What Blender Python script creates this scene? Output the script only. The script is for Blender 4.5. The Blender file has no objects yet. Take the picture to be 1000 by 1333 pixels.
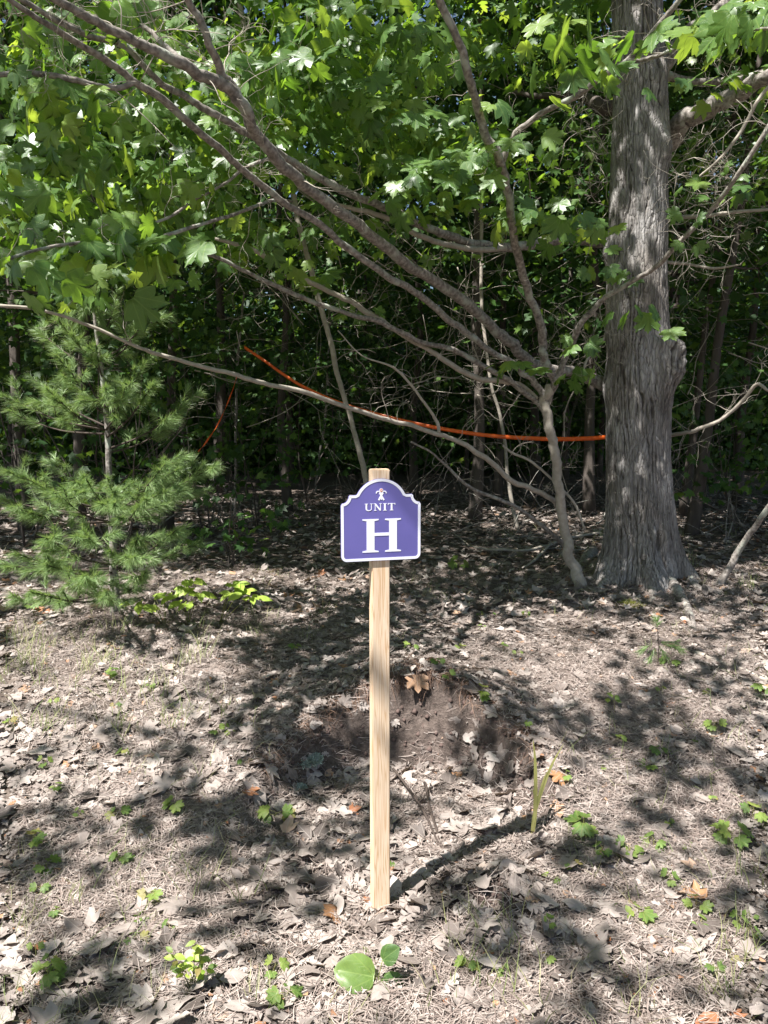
import bpy, math, random
import numpy as np
from mathutils import Vector

# ------------------------------------------------------------------ camera, world, sun, exposure
SC = bpy.context.scene
COL = SC.collection
R = math.radians
PITCH = R(5.5); CAM_Z = 1.55; FPX = 962.0
cam_d = bpy.data.cameras.new('camera'); cam = bpy.data.objects.new('camera', cam_d); COL.objects.link(cam)
cam.location = (0, 0, CAM_Z); cam.rotation_euler = (R(90) - PITCH, 0, 0)
cam_d.sensor_fit = 'VERTICAL'; cam_d.sensor_height = 24.0; cam_d.lens = 24.0 * FPX / 1333.0
cam_d.clip_start = 0.05; cam_d.clip_end = 600
SC.camera = cam

SUN_EL = R(60); SUN_AZ = R(44)          # azimuth: from the left, a little behind the camera
SUNV = np.array([-math.cos(SUN_AZ) * math.cos(SUN_EL), -math.sin(SUN_AZ) * math.cos(SUN_EL), math.sin(SUN_EL)])
w = bpy.data.worlds.new('World'); SC.world = w; w.use_nodes = True
nt = w.node_tree; nt.nodes.clear()
sky = nt.nodes.new('ShaderNodeTexSky'); sky.sky_type = 'NISHITA'; sky.sun_disc = False
sky.sun_elevation = SUN_EL; sky.sun_rotation = math.atan2(SUNV[0], SUNV[1])
sky.air_density = 1.0; sky.dust_density = 1.2; sky.ozone_density = 1.0
bg = nt.nodes.new('ShaderNodeBackground'); bg.inputs[1].default_value = 0.052
wo = nt.nodes.new('ShaderNodeOutputWorld')
nt.links.new(sky.outputs[0], bg.inputs[0]); nt.links.new(bg.outputs[0], wo.inputs[0])
sl = bpy.data.lights.new('sun', 'SUN'); sl.energy = 5.0; sl.angle = R(0.53); sl.color = (1.0, 0.972, 0.935)
so = bpy.data.objects.new('sun', sl); COL.objects.link(so)
so.rotation_euler = Vector(SUNV).to_track_quat('Z', 'Y').to_euler()
SC.view_settings.view_transform = 'Standard'; SC.view_settings.look = 'None'
SC.view_settings.gamma = 1.0; SC.view_settings.use_curve_mapping = False
SC.view_settings.exposure = 1.47
SC.render.engine = 'CYCLES'
SC.cycles.max_bounces = 8; SC.cycles.diffuse_bounces = 4; SC.cycles.transmission_bounces = 4
SC.cycles.glossy_bounces = 2; SC.cycles.sample_clamp_indirect = 6.0

rng = np.random.default_rng(7)
rnd = random.Random(11)

# ------------------------------------------------------------------ image <-> place helpers (used once, to read positions off)
FW = np.array([0, math.cos(PITCH), -math.sin(PITCH)]); UP = np.array([0, math.sin(PITCH), math.cos(PITCH)]); RT = np.array([1.0, 0, 0])
CAMP = np.array([0, 0, CAM_Z])
def P(px, py, d):
    v = FW + RT * (px - 500) / FPX + UP * (666.5 - py) / FPX
    return CAMP + v * (d / v[1])
def proj(p):
    q = np.asarray(p) - CAMP
    z = q @ FW
    z = np.where(z < 1e-3, 1e-3, z)
    return 500 + FPX * (q @ RT) / z, 666.5 - FPX * (q @ UP) / z

# ------------------------------------------------------------------ noise and ground height
_lat = rng.random((256, 256))
def vnoise(x, y):
    x = np.asarray(x, float); y = np.asarray(y, float)
    xi = np.floor(x).astype(int); yi = np.floor(y).astype(int)
    fx = x - xi; fy = y - yi
    fx = fx * fx * (3 - 2 * fx); fy = fy * fy * (3 - 2 * fy)
    a = _lat[xi & 255, yi & 255]; b = _lat[(xi + 1) & 255, yi & 255]
    c = _lat[xi & 255, (yi + 1) & 255]; d = _lat[(xi + 1) & 255, (yi + 1) & 255]
    return (a * (1 - fx) + b * fx) * (1 - fy) + (c * (1 - fx) + d * fx) * fy
def fbm(x, y, o=4):
    s = 0; a = .5; t = 0
    for i in range(o):
        s = s + a * vnoise(x * 2 ** i + 17.3 * i, y * 2 ** i + 5.1 * i); t += a; a *= .5
    return s / t
def sst(a, b, x):
    t = np.clip((x - a) / (b - a), 0, 1); return t * t * (3 - 2 * t)
def pit_r(x, y):
    wob = .10 * (fbm(x * 3 + 3, y * 3 + 9, 3) - .5)
    xx = (x - .06 - .12 * np.clip(y - 2.7, -1, 0)) / .66
    yy = (y - 2.72) / .80
    return np.sqrt(xx ** 2 + np.where(yy > 0, yy, yy * .45) ** 2) + wob
def H(x, y):
    x = np.asarray(x, float); y = np.asarray(y, float)
    base = .35 * sst(2.3, 4.4, y) + .012 * np.clip(y - 4, 0, 60)
    r = pit_r(x, y)
    rim = .05 * np.exp(-((r - 1.12) / .22) ** 2) * sst(2.5, 3.2, y)
    mound = .17 * np.exp(-(((x - .20) / .36) ** 2 + ((y - 3.52) / .34) ** 2)) + .05 * np.exp(-(((x - .5) / .2) ** 2 + ((y - 3.2) / .25) ** 2))
    h = (base + rim + mound) * sst(.80, 1.0, r + .06 * (fbm(x * 9 + 2, y * 9, 3) - .5))
    hump = .10 * np.exp(-(((x - .36) / .17) ** 2 + ((y - 2.30) / .15) ** 2))
    root = .16 * np.exp(-(((x - 2.15) / .75) ** 2 + ((y - 6.2) / .7) ** 2))
    n = .07 * (fbm(x * .9, y * .9, 3) - .5) * sst(1.5, 5, y) + .03 * (fbm(x * 4, y * 4, 3) - .5)
    return h + hump + root + n
def G(px, py):
    """ground point seen at a picture position"""
    v = FW + RT * (px - 500) / FPX + UP * (666.5 - py) / FPX
    t = 1.0
    for i in range(3000):
        p = CAMP + v * t
        if p[2] < H(p[0], p[1]): break
        t += .01 if t < 12 else .05
    return p

# ------------------------------------------------------------------ materials
def new_mat(name):
    m = bpy.data.materials.new(name); m.use_nodes = True
    n = m.node_tree.nodes; n.clear()
    return m, n, m.node_tree.links
def nd(n, t, **k):
    x = n.new(t)
    for a, b in k.items():
        if a in x.inputs.keys() if isinstance(a, str) else False: x.inputs[a].default_value = b
        else: setattr(x, a, b)
    return x
def ramp(n, stops):
    r = n.new('ShaderNodeValToRGB'); e = r.color_ramp.elements
    while len(e) < len(stops): e.new(.5)
    for i, (p, c) in enumerate(stops): e[i].position = p; e[i].color = (*c, 1)
    return r
def math_n(n, l, op, a, b=None, clamp=False):
    m = n.new('ShaderNodeMath'); m.operation = op; m.use_clamp = clamp
    for i, v in enumerate((a, b)):
        if v is None: continue
        if isinstance(v, (int, float)): m.inputs[i].default_value = v
        else: l.new(v, m.inputs[i])
    return m.outputs[0]
def rnd_value(n, l):
    a = nd(n, 'ShaderNodeAttribute', attribute_name='rnd'); o = n.new('ShaderNodeObjectInfo')
    s = math_n(n, l, 'ADD', a.outputs['Fac'], o.outputs['Random'])
    return math_n(n, l, 'FRACT', s)
def leaf_mat(name, cols, trans, tfac=.38, rough=.42, veins=False, spec=.5, vcol=None):
    m, n, l = new_mat(name)
    v = rnd_value(n, l)
    r = ramp(n, cols); l.new(v, r.inputs[0])
    tex = nd(n, 'ShaderNodeTexNoise'); tex.inputs['Scale'].default_value = 35
    g = n.new('ShaderNodeNewGeometry'); l.new(g.outputs['Position'], tex.inputs['Vector'])
    hs = n.new('ShaderNodeHueSaturation'); l.new(r.outputs[0], hs.inputs['Color'])
    l.new(math_n(n, l, 'ADD', math_n(n, l, 'MULTIPLY', tex.outputs['Fac'], .7), .65), hs.inputs['Value'])
    col = hs.outputs[0]
    p = n.new('ShaderNodeBsdfPrincipled'); p.inputs['Roughness'].default_value = rough
    p.inputs['Specular IOR Level'].default_value = spec
    t = n.new('ShaderNodeBsdfTranslucent')
    rt = ramp(n, trans); l.new(v, rt.inputs[0]); tcol = rt.outputs[0]
    if veins:
        uv = n.new('ShaderNodeUVMap'); sp = n.new('ShaderNodeSeparateXYZ'); l.new(uv.outputs[0], sp.inputs[0])
        ang = math_n(n, l, 'ABSOLUTE', math_n(n, l, 'ARCTAN2', sp.outputs[0], sp.outputs[1]))
        rad = math_n(n, l, 'SQRT', math_n(n, l, 'ADD', math_n(n, l, 'POWER', sp.outputs[0], 2.0), math_n(n, l, 'POWER', sp.outputs[1], 2.0)))
        best = None
        for a in (0.0, .55, 1.15):
            d = math_n(n, l, 'MULTIPLY', math_n(n, l, 'ABSOLUTE', math_n(n, l, 'SUBTRACT', ang, a)), rad)
            best = d if best is None else math_n(n, l, 'MINIMUM', best, d)
        # side veinlets
        wv = math_n(n, l, 'SINE', math_n(n, l, 'ADD', math_n(n, l, 'MULTIPLY', rad, 60.0), math_n(n, l, 'MULTIPLY', best, -70.0)))
        side = math_n(n, l, 'MULTIPLY', math_n(n, l, 'GREATER_THAN', wv, .8), .25)
        ve = math_n(n, l, 'MAXIMUM', math_n(n, l, 'LESS_THAN', best, .012), side)
        mx = nd(n, 'ShaderNodeMixRGB'); mx.blend_type = 'MIX'; l.new(math_n(n, l, 'MULTIPLY', ve, .45), mx.inputs[0]); l.new(col, mx.inputs[1])
        mx.inputs[2].default_value = (*vcol, 1) if vcol else (cols[-1][1][0] * 1.6, cols[-1][1][1] * 1.4, cols[-1][1][2] * 1.7, 1)
        col = mx.outputs[0]
        bp = n.new('ShaderNodeBump'); bp.inputs['Strength'].default_value = .35; bp.inputs['Distance'].default_value = .004
        l.new(ve, bp.inputs['Height']); l.new(bp.outputs[0], p.inputs['Normal'])
    l.new(col, p.inputs['Base Color']); l.new(tcol, t.inputs['Color'])
    mix = n.new('ShaderNodeMixShader'); mix.inputs[0].default_value = tfac
    l.new(p.outputs[0], mix.inputs[1]); l.new(t.outputs[0], mix.inputs[2])
    o = n.new('ShaderNodeOutputMaterial'); l.new(mix.outputs[0], o.inputs[0])
    return m
def simple_mat(name, stops, scale=20, rough=.8, stretch=(1, 1, 1), bump=.0, bdist=.01, spec=.3, use_rnd=False, detail=8, coord='Object', second=None):
    m, n, l = new_mat(name)
    tc = n.new('ShaderNodeTexCoord'); mp = n.new('ShaderNodeMapping'); mp.inputs['Scale'].default_value = stretch
    l.new(tc.outputs[coord], mp.inputs[0])
    t = n.new('ShaderNodeTexNoise'); t.inputs['Scale'].default_value = scale; t.inputs['Detail'].default_value = detail
    l.new(mp.outputs[0], t.inputs['Vector'])
    f = t.outputs['Fac']
    if use_rnd:
        f = math_n(n, l, 'ADD', math_n(n, l, 'MULTIPLY', rnd_value(n, l), .75), math_n(n, l, 'MULTIPLY', f, .3))
    r = ramp(n, stops); l.new(f, r.inputs[0]); col = r.outputs[0]
    if second:
        t2 = n.new('ShaderNodeTexNoise'); t2.inputs['Scale'].default_value = second[0]; t2.inputs['Detail'].default_value = 5
        l.new(tc.outputs[coord], t2.inputs['Vector'])
        r2 = ramp(n, [(second[1], (0, 0, 0)), (second[2], (1, 1, 1))]); l.new(t2.outputs['Fac'], r2.inputs[0])
        mx = nd(n, 'ShaderNodeMixRGB'); l.new(r2.outputs[0], mx.inputs[0]); l.new(col, mx.inputs[1]); mx.inputs[2].default_value = (*second[3], 1)
        col = mx.outputs[0]
    p = n.new('ShaderNodeBsdfPrincipled'); p.inputs['Roughness'].default_value = rough; p.inputs['Specular IOR Level'].default_value = spec
    l.new(col, p.inputs['Base Color'])
    if bump:
        b = n.new('ShaderNodeBump'); b.inputs['Strength'].default_value = bump; b.inputs['Distance'].default_value = bdist
        l.new(t.outputs['Fac'], b.inputs['Height']); l.new(b.outputs[0], p.inputs['Normal'])
    o = n.new('ShaderNodeOutputMaterial'); l.new(p.outputs[0], o.inputs[0])
    return m

GL = [(0, (.055, .115, .035)), (.5, (.085, .165, .044)), (.85, (.12, .215, .055)), (1, (.16, .245, .055))]
GT = [(0, (.15, .30, .02)), (.6, (.28, .46, .035)), (1, (.50, .64, .06))]
M_LEAF = leaf_mat('maple_leaf_near', GL, GT, .43, .38, veins=True, spec=.6)
M_LEAF2 = leaf_mat('maple_leaf_far', GL, GT, .45, .42, spec=.5)
M_LEAF3 = leaf_mat('shaded_forest_leaf', [(0, (.020, .050, .016)), (.5, (.034, .080, .02)), (.85, (.05, .11, .025)), (1, (.08, .14, .03))], [(0, (.08, .19, .015)), (.6, (.16, .32, .025)), (1, (.34, .50, .045))], .26, .5, spec=.3)  # leaf colours darkened, with the wood's shade put into them
M_SEED = leaf_mat('seedling_leaf', [(0, (.07, .14, .03)), (.5, (.13, .22, .05)), (.85, (.20, .28, .06)), (1, (.26, .20, .08))], [(0, (.25, .42, .04)), (1, (.45, .55, .07))], .35, .5, veins=True)
M_YEL = leaf_mat('bright_leaf', [(0, (.26, .38, .06)), (1, (.40, .50, .09))], [(0, (.40, .55, .05)), (1, (.6, .7, .08))], .35, .45)
M_NEEDLE = leaf_mat('pine_needle', [(0, (.16, .26, .10)), (.6, (.25, .37, .15)), (1, (.38, .48, .23))], [(0, (.2, .32, .06)), (1, (.36, .46, .12))], .35, .4)
M_GRASS = leaf_mat('grass', [(0, (.14, .19, .06)), (.5, (.24, .27, .10)), (1, (.42, .38, .22))], [(0, (.2, .3, .05)), (1, (.35, .35, .15))], .25, .6)
DRY = [(0, (.075, .060, .053)), (.2, (.15, .122, .108)), (.45, (.245, .204, .182)), (.72, (.34, .290, .260)), (.96, (.43, .375, .338)), (.985, (.36, .19, .09)), (1, (.28, .11, .05))]
M_DRY = leaf_mat('dry_leaf', DRY, [(0, (.2, .13, .07)), (1, (.36, .26, .16))], .12, .62, veins=True, spec=.3, vcol=(.36, .32, .28))
M_STRAW = simple_mat('fallen_needle', [(0, (.11, .082, .07)), (.4, (.215, .167, .145)), (.7, (.33, .27, .238)), (1, (.46, .395, .355))], 5, .7, use_rnd=True)
M_BRANCH = simple_mat('branch_bark', [(.25, (.075, .065, .058)), (.45, (.18, .157, .138)), (.6, (.28, .25, .225)), (.8, (.40, .375, .34))], 45, .85, bump=.8, bdist=.006, second=(9, .56, .66, (.33, .34, .29)))
M_PALE = simple_mat('pale_dead_bark', [(0, (.20, .17, .14)), (.5, (.34, .30, .25)), (1, (.50, .46, .40))], 30, .85, bump=.5, bdist=.004)
M_DARKB = simple_mat('dark_bark', [(0, (.035, .028, .024)), (.5, (.085, .07, .06)), (1, (.16, .14, .12))], 14, .9, stretch=(1, 1, .25), bump=1, bdist=.02)
M_TWIG = simple_mat('dark_twig', [(0, (.03, .022, .02)), (1, (.10, .075, .06))], 40, .85, bump=.5, bdist=.003)

# big trunk bark
m, n, l = new_mat('maple_trunk_bark')
tc = n.new('ShaderNodeTexCoord')
def mapped(sc):
    q = n.new('ShaderNodeMapping'); q.inputs['Scale'].default_value = sc; l.new(tc.outputs['Object'], q.inputs[0]); return q.outputs[0]
t1 = n.new('ShaderNodeTexNoise'); t1.inputs['Scale'].default_value = 26; t1.inputs['Detail'].default_value = 10; t1.inputs['Roughness'].default_value = .65; l.new(mapped((1, 1, .16)), t1.inputs['Vector'])
t2 = n.new('ShaderNodeTexNoise'); t2.inputs['Scale'].default_value = 3.5; t2.inputs['Detail'].default_value = 6; l.new(mapped((1, 1, .6)), t2.inputs['Vector'])
t3 = n.new('ShaderNodeTexNoise'); t3.inputs['Scale'].default_value = 60; t3.inputs['Detail'].default_value = 4; l.new(mapped((1, 1, 1)), t3.inputs['Vector'])
at = nd(n, 'ShaderNodeAttribute', attribute_name='crack')
r1 = ramp(n, [(.32, (.15, .14, .132)), (.5, (.29, .274, .263)), (.68, (.41, .393, .38))]); l.new(t1.outputs['Fac'], r1.inputs[0])
mx = nd(n, 'ShaderNodeMixRGB'); mx.blend_type = 'MULTIPLY'; mx.inputs[0].default_value = 1
r2 = ramp(n, [(.35, (.66, .62, .58)), (.65, (1.05, 1.05, 1.05))]); l.new(t2.outputs['Fac'], r2.inputs[0])
l.new(r1.outputs[0], mx.inputs[1]); l.new(r2.outputs[0], mx.inputs[2])
mc = nd(n, 'ShaderNodeMixRGB'); l.new(at.outputs['Fac'], mc.inputs[0]); l.new(mx.outputs[0], mc.inputs[1]); mc.inputs[2].default_value = (.06, .05, .043, 1)
vo = n.new('ShaderNodeTexVoronoi'); vo.feature = 'DISTANCE_TO_EDGE'; vo.inputs['Scale'].default_value = 42
vm = n.new('ShaderNodeMixRGB'); vm.blend_type = 'ADD'; vm.inputs[0].default_value = .10; l.new(mapped((1, 1, .22)), vm.inputs[1]); l.new(t2.outputs['Color'], vm.inputs[2])
l.new(vm.outputs[0], vo.inputs['Vector'])
rv_ = ramp(n, [(.0, (0, 0, 0)), (.09, (.6, .6, .6)), (.3, (1, 1, 1))]); l.new(vo.outputs['Distance'], rv_.inputs[0])
mv = nd(n, 'ShaderNodeMixRGB'); mv.blend_type = 'MULTIPLY'; mv.inputs[0].default_value = .33; l.new(mc.outputs[0], mv.inputs[1]); l.new(rv_.outputs[0], mv.inputs[2]); mc = mv
# lichen flecks
r3 = ramp(n, [(.66, (0, 0, 0)), (.72, (1, 1, 1))]); l.new(t3.outputs['Fac'], r3.inputs[0])
ml = nd(n, 'ShaderNodeMixRGB'); l.new(math_n(n, l, 'MULTIPLY', r3.outputs[0], .5), ml.inputs[0]); l.new(mc.outputs[0], ml.inputs[1]); ml.inputs[2].default_value = (.42, .43, .38, 1)
p = n.new('ShaderNodeBsdfPrincipled'); p.inputs['Roughness'].default_value = .9; p.inputs['Specular IOR Level'].default_value = .2
l.new(ml.outputs[0], p.inputs['Base Color'])
b = n.new('ShaderNodeBump'); b.inputs['Strength'].default_value = 1; b.inputs['Distance'].default_value = .013
l.new(math_n(n, l, 'ADD', math_n(n, l, 'ADD', t1.outputs['Fac'], math_n(n, l, 'MULTIPLY', rv_.outputs[0], .5)), math_n(n, l, 'MULTIPLY', t3.outputs['Fac'], .3)), b.inputs['Height']); l.new(b.outputs[0], p.inputs['Normal'])
o = n.new('ShaderNodeOutputMaterial'); l.new(p.outputs[0], o.inputs[0]); M_TRUNK = m

# ground
m, n, l = new_mat('forest_soil')
g = n.new('ShaderNodeNewGeometry')
def gnoise(s, d=8):
    t = n.new('ShaderNodeTexNoise'); t.inputs['Scale'].default_value = s; t.inputs['Detail'].default_value = d; t.inputs['Roughness'].default_value = .7
    l.new(g.outputs['Position'], t.inputs['Vector']); return t.outputs['Fac']
a1 = gnoise(22); a2 = gnoise(3); a3 = gnoise(90, 4)
r1 = ramp(n, [(.3, (.05, .04, .033)), (.5, (.13, .102, .085)), (.62, (.22, .18, .15)), (.75, (.34, .29, .25))]); l.new(a1, r1.inputs[0])
r2 = ramp(n, [(.3, (.045, .036, .031)), (.5, (.11, .085, .073)), (.75, (.22, .175, .15))]); l.new(a1, r2.inputs[0])
at = nd(n, 'ShaderNodeAttribute', attribute_name='soil')
mx = nd(n, 'ShaderNodeMixRGB'); l.new(at.outputs['Fac'], mx.inputs[0]); l.new(r1.outputs[0], mx.inputs[1]); l.new(r2.outputs[0], mx.inputs[2])
p = n.new('ShaderNodeBsdfPrincipled'); p.inputs['Roughness'].default_value = .95; p.inputs['Specular IOR Level'].default_value = .15
l.new(mx.outputs[0], p.inputs['Base Color'])
b = n.new('ShaderNodeBump'); b.inputs['Strength'].default_value = 1; b.inputs['Distance'].default_value = .02
l.new(math_n(n, l, 'ADD', a1, math_n(n, l, 'MULTIPLY', a3, .4)), b.inputs['Height']); l.new(b.outputs[0], p.inputs['Normal'])
o = n.new('ShaderNodeOutputMaterial'); l.new(p.outputs[0], o.inputs[0]); M_SOIL = m

# stake wood
m, n, l = new_mat('stake_wood')
tc = n.new('ShaderNodeTexCoord'); mp = n.new('ShaderNodeMapping'); mp.inputs['Scale'].default_value = (1, 1, .035); l.new(tc.outputs['Object'], mp.inputs[0])
t = n.new('ShaderNodeTexNoise'); t.inputs['Scale'].default_value = 75; t.inputs['Detail'].default_value = 2; t.inputs['Distortion'].default_value = .3; l.new(mp.outputs[0], t.inputs['Vector'])
mp2 = n.new('ShaderNodeMapping'); mp2.inputs['Scale'].default_value = (1, 1, .02); l.new(tc.outputs['Object'], mp2.inputs[0])
tf = n.new('ShaderNodeTexNoise'); tf.inputs['Scale'].default_value = 420; tf.inputs['Detail'].default_value = 4; l.new(mp2.outputs[0], tf.inputs['Vector'])
tb = n.new('ShaderNodeTexNoise'); tb.inputs['Scale'].default_value = 3; l.new(tc.outputs['Object'], tb.inputs['Vector'])
fr = math_n(n, l, 'FRACT', math_n(n, l, 'MULTIPLY', t.outputs['Fac'], 7.0))
r = ramp(n, [(0, (.74, .57, .41)), (.5, (.78, .62, .46)), (.82, (.58, .38, .22)), (1, (.72, .54, .38))]); l.new(fr, r.inputs[0])
mx = nd(n, 'ShaderNodeMixRGB'); mx.blend_type = 'MULTIPLY'; mx.inputs[0].default_value = 1
r2 = ramp(n, [(.3, (.82, .80, .77)), (.7, (1.1, 1.1, 1.1))]); l.new(math_n(n, l, 'ADD', math_n(n, l, 'MULTIPLY', tf.outputs['Fac'], .6), math_n(n, l, 'MULTIPLY', tb.outputs['Fac'], .4)), r2.inputs[0])
l.new(r.outputs[0], mx.inputs[1]); l.new(r2.outputs[0], mx.inputs[2])
p = n.new('ShaderNodeBsdfPrincipled'); p.inputs['Roughness'].default_value = .65; p.inputs['Specular IOR Level'].default_value = .3
l.new(mx.outputs[0], p.inputs['Base Color'])
b = n.new('ShaderNodeBump'); b.inputs['Strength'].default_value = .5; b.inputs['Distance'].default_value = .001
l.new(tf.outputs['Fac'], b.inputs['Height']); l.new(b.outputs[0], p.inputs['Normal'])
o = n.new('ShaderNodeOutputMaterial'); l.new(p.outputs[0], o.inputs[0]); M_WOOD = m
M_PURPLE = simple_mat('sign_purple', [(.3, (.108, .098, .31)), (.7, (.13, .115, .36))], 6, .42, spec=.5)
M_WHITE = simple_mat('sign_white', [(.3, (.72, .72, .80)), (.7, (.80, .80, .88))], 9, .4, spec=.5)
M_EMB = simple_mat('emblem_orange', [(0, (.55, .16, .07)), (1, (.65, .22, .1))], 9, .5)
M_METAL = simple_mat('screw_metal', [(0, (.2, .2, .2)), (1, (.4, .4, .4))], 9, .4)
M_TAPE = leaf_mat('orange_ribbon', [(0, (.95, .17, .03)), (1, (.98, .20, .035))], [(0, (.95, .2, .03)), (1, (.95, .2, .03))], .35, .3)
M_LICHEN = simple_mat('lichen', [(0, (.22, .27, .23)), (1, (.42, .48, .42))], 30, .95, use_rnd=True)
M_MOSS = simple_mat('moss', [(0, (.12, .13, .02)), (1, (.26, .26, .05))], 30, .95, use_rnd=True)
M_RUST = simple_mat('root_fibre', [(0, (.07, .042, .03)), (.5, (.16, .095, .066)), (1, (.30, .20, .145))], 5, .9, use_rnd=True)
M_SOILCLOD = simple_mat('soil_clod', [(0, (.05, .035, .03)), (1, (.16, .11, .095))], 25, .95, bump=1, bdist=.01)

# ------------------------------------------------------------------ object helpers
def tag(o, label=None, cat=None, group=None, kind=None):
    if label: o['label'] = label
    if cat: o['category'] = cat
    if group: o['group'] = group
    if kind: o['kind'] = kind
    return o
def empty(name, loc, label, cat, group=None):
    o = bpy.data.objects.new(name, None); COL.objects.link(o); o.location = loc; o.empty_display_size = .1
    return tag(o, label, cat, group)
def mesh_np(name, V, F, attr=None, uv=None, smooth=False, attrname='rnd'):
    me = bpy.data.meshes.new(name)
    V = np.ascontiguousarray(V, np.float32); F = np.ascontiguousarray(F, np.int32); k = F.shape[1]
    me.vertices.add(len(V)); me.vertices.foreach_set('co', V.ravel())
    me.loops.add(F.size); me.loops.foreach_set('vertex_index', F.ravel())
    me.polygons.add(len(F)); me.polygons.foreach_set('loop_start', np.arange(0, F.size, k, dtype=np.int32))
    if smooth: me.polygons.foreach_set('use_smooth', np.ones(len(F), bool))
    me.update(calc_edges=True)
    if attr is not None:
        a = me.attributes.new(attrname, 'FLOAT', 'POINT'); a.data.foreach_set('value', np.ascontiguousarray(attr, np.float32))
    if uv is not None:
        u = me.uv_layers.new(name='UVMap'); u.data.foreach_set('uv', np.ascontiguousarray(uv, np.float32)[F.ravel()].ravel())
    return me
def obj(name, me, mat, parent=None, loc=None):
    if mat is not None and not me.materials: me.materials.append(mat)
    o = bpy.data.objects.new(name, me); COL.objects.link(o)
    if parent is not None:
        o.parent = parent
        if loc is None: o.matrix_parent_inverse = parent_inv(parent)
    if loc is not None: o.location = loc
    return o
def parent_inv(p):
    from mathutils import Matrix
    M = Matrix.LocRotScale(p.location, p.rotation_euler, p.scale)
    return M.inverted()
class Acc:
    def __init__(s): s.v = []; s.f = []; s.a = []; s.n = 0
    def add(s, V, F, a=0.0):
        V = np.asarray(V, float); F = np.asarray(F, int)
        s.v.append(V); s.f.append(F + s.n); s.a.append(np.full(len(V), a) if np.isscalar(a) else a); s.n += len(V)
    def build(s, name, mat, parent=None, smooth=False):
        me = mesh_np(name, np.concatenate(s.v), np.concatenate(s.f), np.concatenate(s.a), smooth=smooth)
        return obj(name, me, mat, parent)
def catmull(pts, sub=6):
    p = np.array(pts, float)
    if len(p) < 3 or sub < 2: return p
    q = np.vstack([2 * p[0] - p[1], p, 2 * p[-1] - p[-2]]); out = []
    for i in range(1, len(q) - 2):
        for k in range(sub):
            t = k / sub
            out.append(.5 * ((2 * q[i]) + (-q[i - 1] + q[i + 1]) * t + (2 * q[i - 1] - 5 * q[i] + 4 * q[i + 1] - q[i + 2]) * t * t + (-q[i - 1] + 3 * q[i] - 3 * q[i + 1] + q[i + 2]) * t ** 3))
    out.append(q[-2]); return np.array(out)
def tube(pts, rad, sides=8, sub=5, wob=.0, seed=0):
    """pts (n,3), rad scalar or n -> verts, tri faces"""
    p4 = np.column_stack([np.array(pts, float), np.broadcast_to(np.asarray(rad, float), (len(pts),))])
    c = catmull(p4, sub); pos = c[:, :3]; r = np.maximum(c[:, 3], .0006)
    m_ = len(pos)
    if wob:
        rr = np.random.default_rng(seed); nz_ = rr.normal(0, 1, (m_ + 2, 3)); nz_ = (nz_[:-2] + nz_[1:-1] + nz_[2:]) / 1.7; pos = pos + nz_ * (r * wob * 1.8)[:, None]; r = r * (1 + np.convolve(rr.normal(0, .05, m_ + 4), np.ones(5) / 5, 'valid'))
    T = np.gradient(pos, axis=0); T /= np.linalg.norm(T, axis=1)[:, None] + 1e-9
    ref = np.array([0.31, 0.92, 0.22]) if abs(T[:, 1]).mean() < .8 else np.array([1.0, 0.1, 0.2])
    N = np.cross(T, ref); N /= np.linalg.norm(N, axis=1)[:, None] + 1e-9
    B = np.cross(T, N)
    a = np.linspace(0, 2 * math.pi, sides, endpoint=False)
    V = pos[:, None, :] + r[:, None, None] * (np.cos(a)[None, :, None] * N[:, None, :] + np.sin(a)[None, :, None] * B[:, None, :])
    V = V.reshape(-1, 3)
    i = np.arange(m_ - 1)[:, None] * sides; j = np.arange(sides)[None, :]; j2 = (j + 1) % sides
    A = (i + j).ravel(); Bq = (i + j2).ravel(); Cq = (i + sides + j2).ravel(); D = (i + sides + j).ravel()
    F = np.vstack([np.column_stack([A, Bq, Cq]), np.column_stack([A, Cq, D])])
    cap = np.array([[(m_ - 1) * sides, (m_ - 1) * sides + k, (m_ - 1) * sides + k + 1] for k in range(1, sides - 1)])
    cap0 = np.array([[0, k + 1, k] for k in range(1, sides - 1)])
    return V, np.vstack([F, cap, cap0])
def px_tube(tr, sides=9, sub=5, wob=.1, seed=0):
    """tr: list of (px,py,depth,width_px)"""
    pts = [P(a, b_, d) for a, b_, d, w_ in tr]; rad = [w_ * .88 * d / FPX / 2 for a, b_, d, w_ in tr]
    return tube(pts, rad, sides, sub, wob, seed), catmull(np.array(pts), sub)

# ------------------------------------------------------------------ leaf templates
def outline(half):
    r_ = [(x, y) for x, y in half]; l_ = [(-x, y) for x, y in half[::-1] if x > 1e-6]
    return np.array(r_ + l_)
MAPLE = outline([(0, 1.0), (.05, .88), (.15, .85), (.15, .73), (.19, .66), (.27, .71), (.32, .81), (.38, .78), (.53, .85), (.50, .70), (.60, .60), (.50, .53), (.40, .46), (.50, .42), (.62, .30), (.50, .20), (.40, .12), (.20, .03), (0, .10)])
MAPLE_S = outline([(0, 1.0), (.14, .82), (.17, .64), (.50, .83), (.50, .54), (.37, .44), (.58, .27), (.28, .04), (0, .09)])
MAPLE_XS = outline([(0, 1.0), (.16, .64), (.48, .80), (.35, .44), (.55, .22), (0, .04)])
OAK = outline([(0, 1.0), (.10, .93), (.13, .82), (.07, .76), (.24, .74), (.30, .62), (.10, .56), (.26, .48), (.27, .38), (.07, .34), (.18, .24), (.16, .17), (.03, .08), (0, .02)])
OVAL = outline([(0, 1.0), (.08, .88), (.19, .70), (.26, .5), (.24, .3), (.14, .12), (0, .0)])
ROUND = outline([(0, 1.0), (.16, .93), (.32, .78), (.42, .58), (.44, .38), (.36, .17), (.2, .04), (0, .02)])
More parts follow.
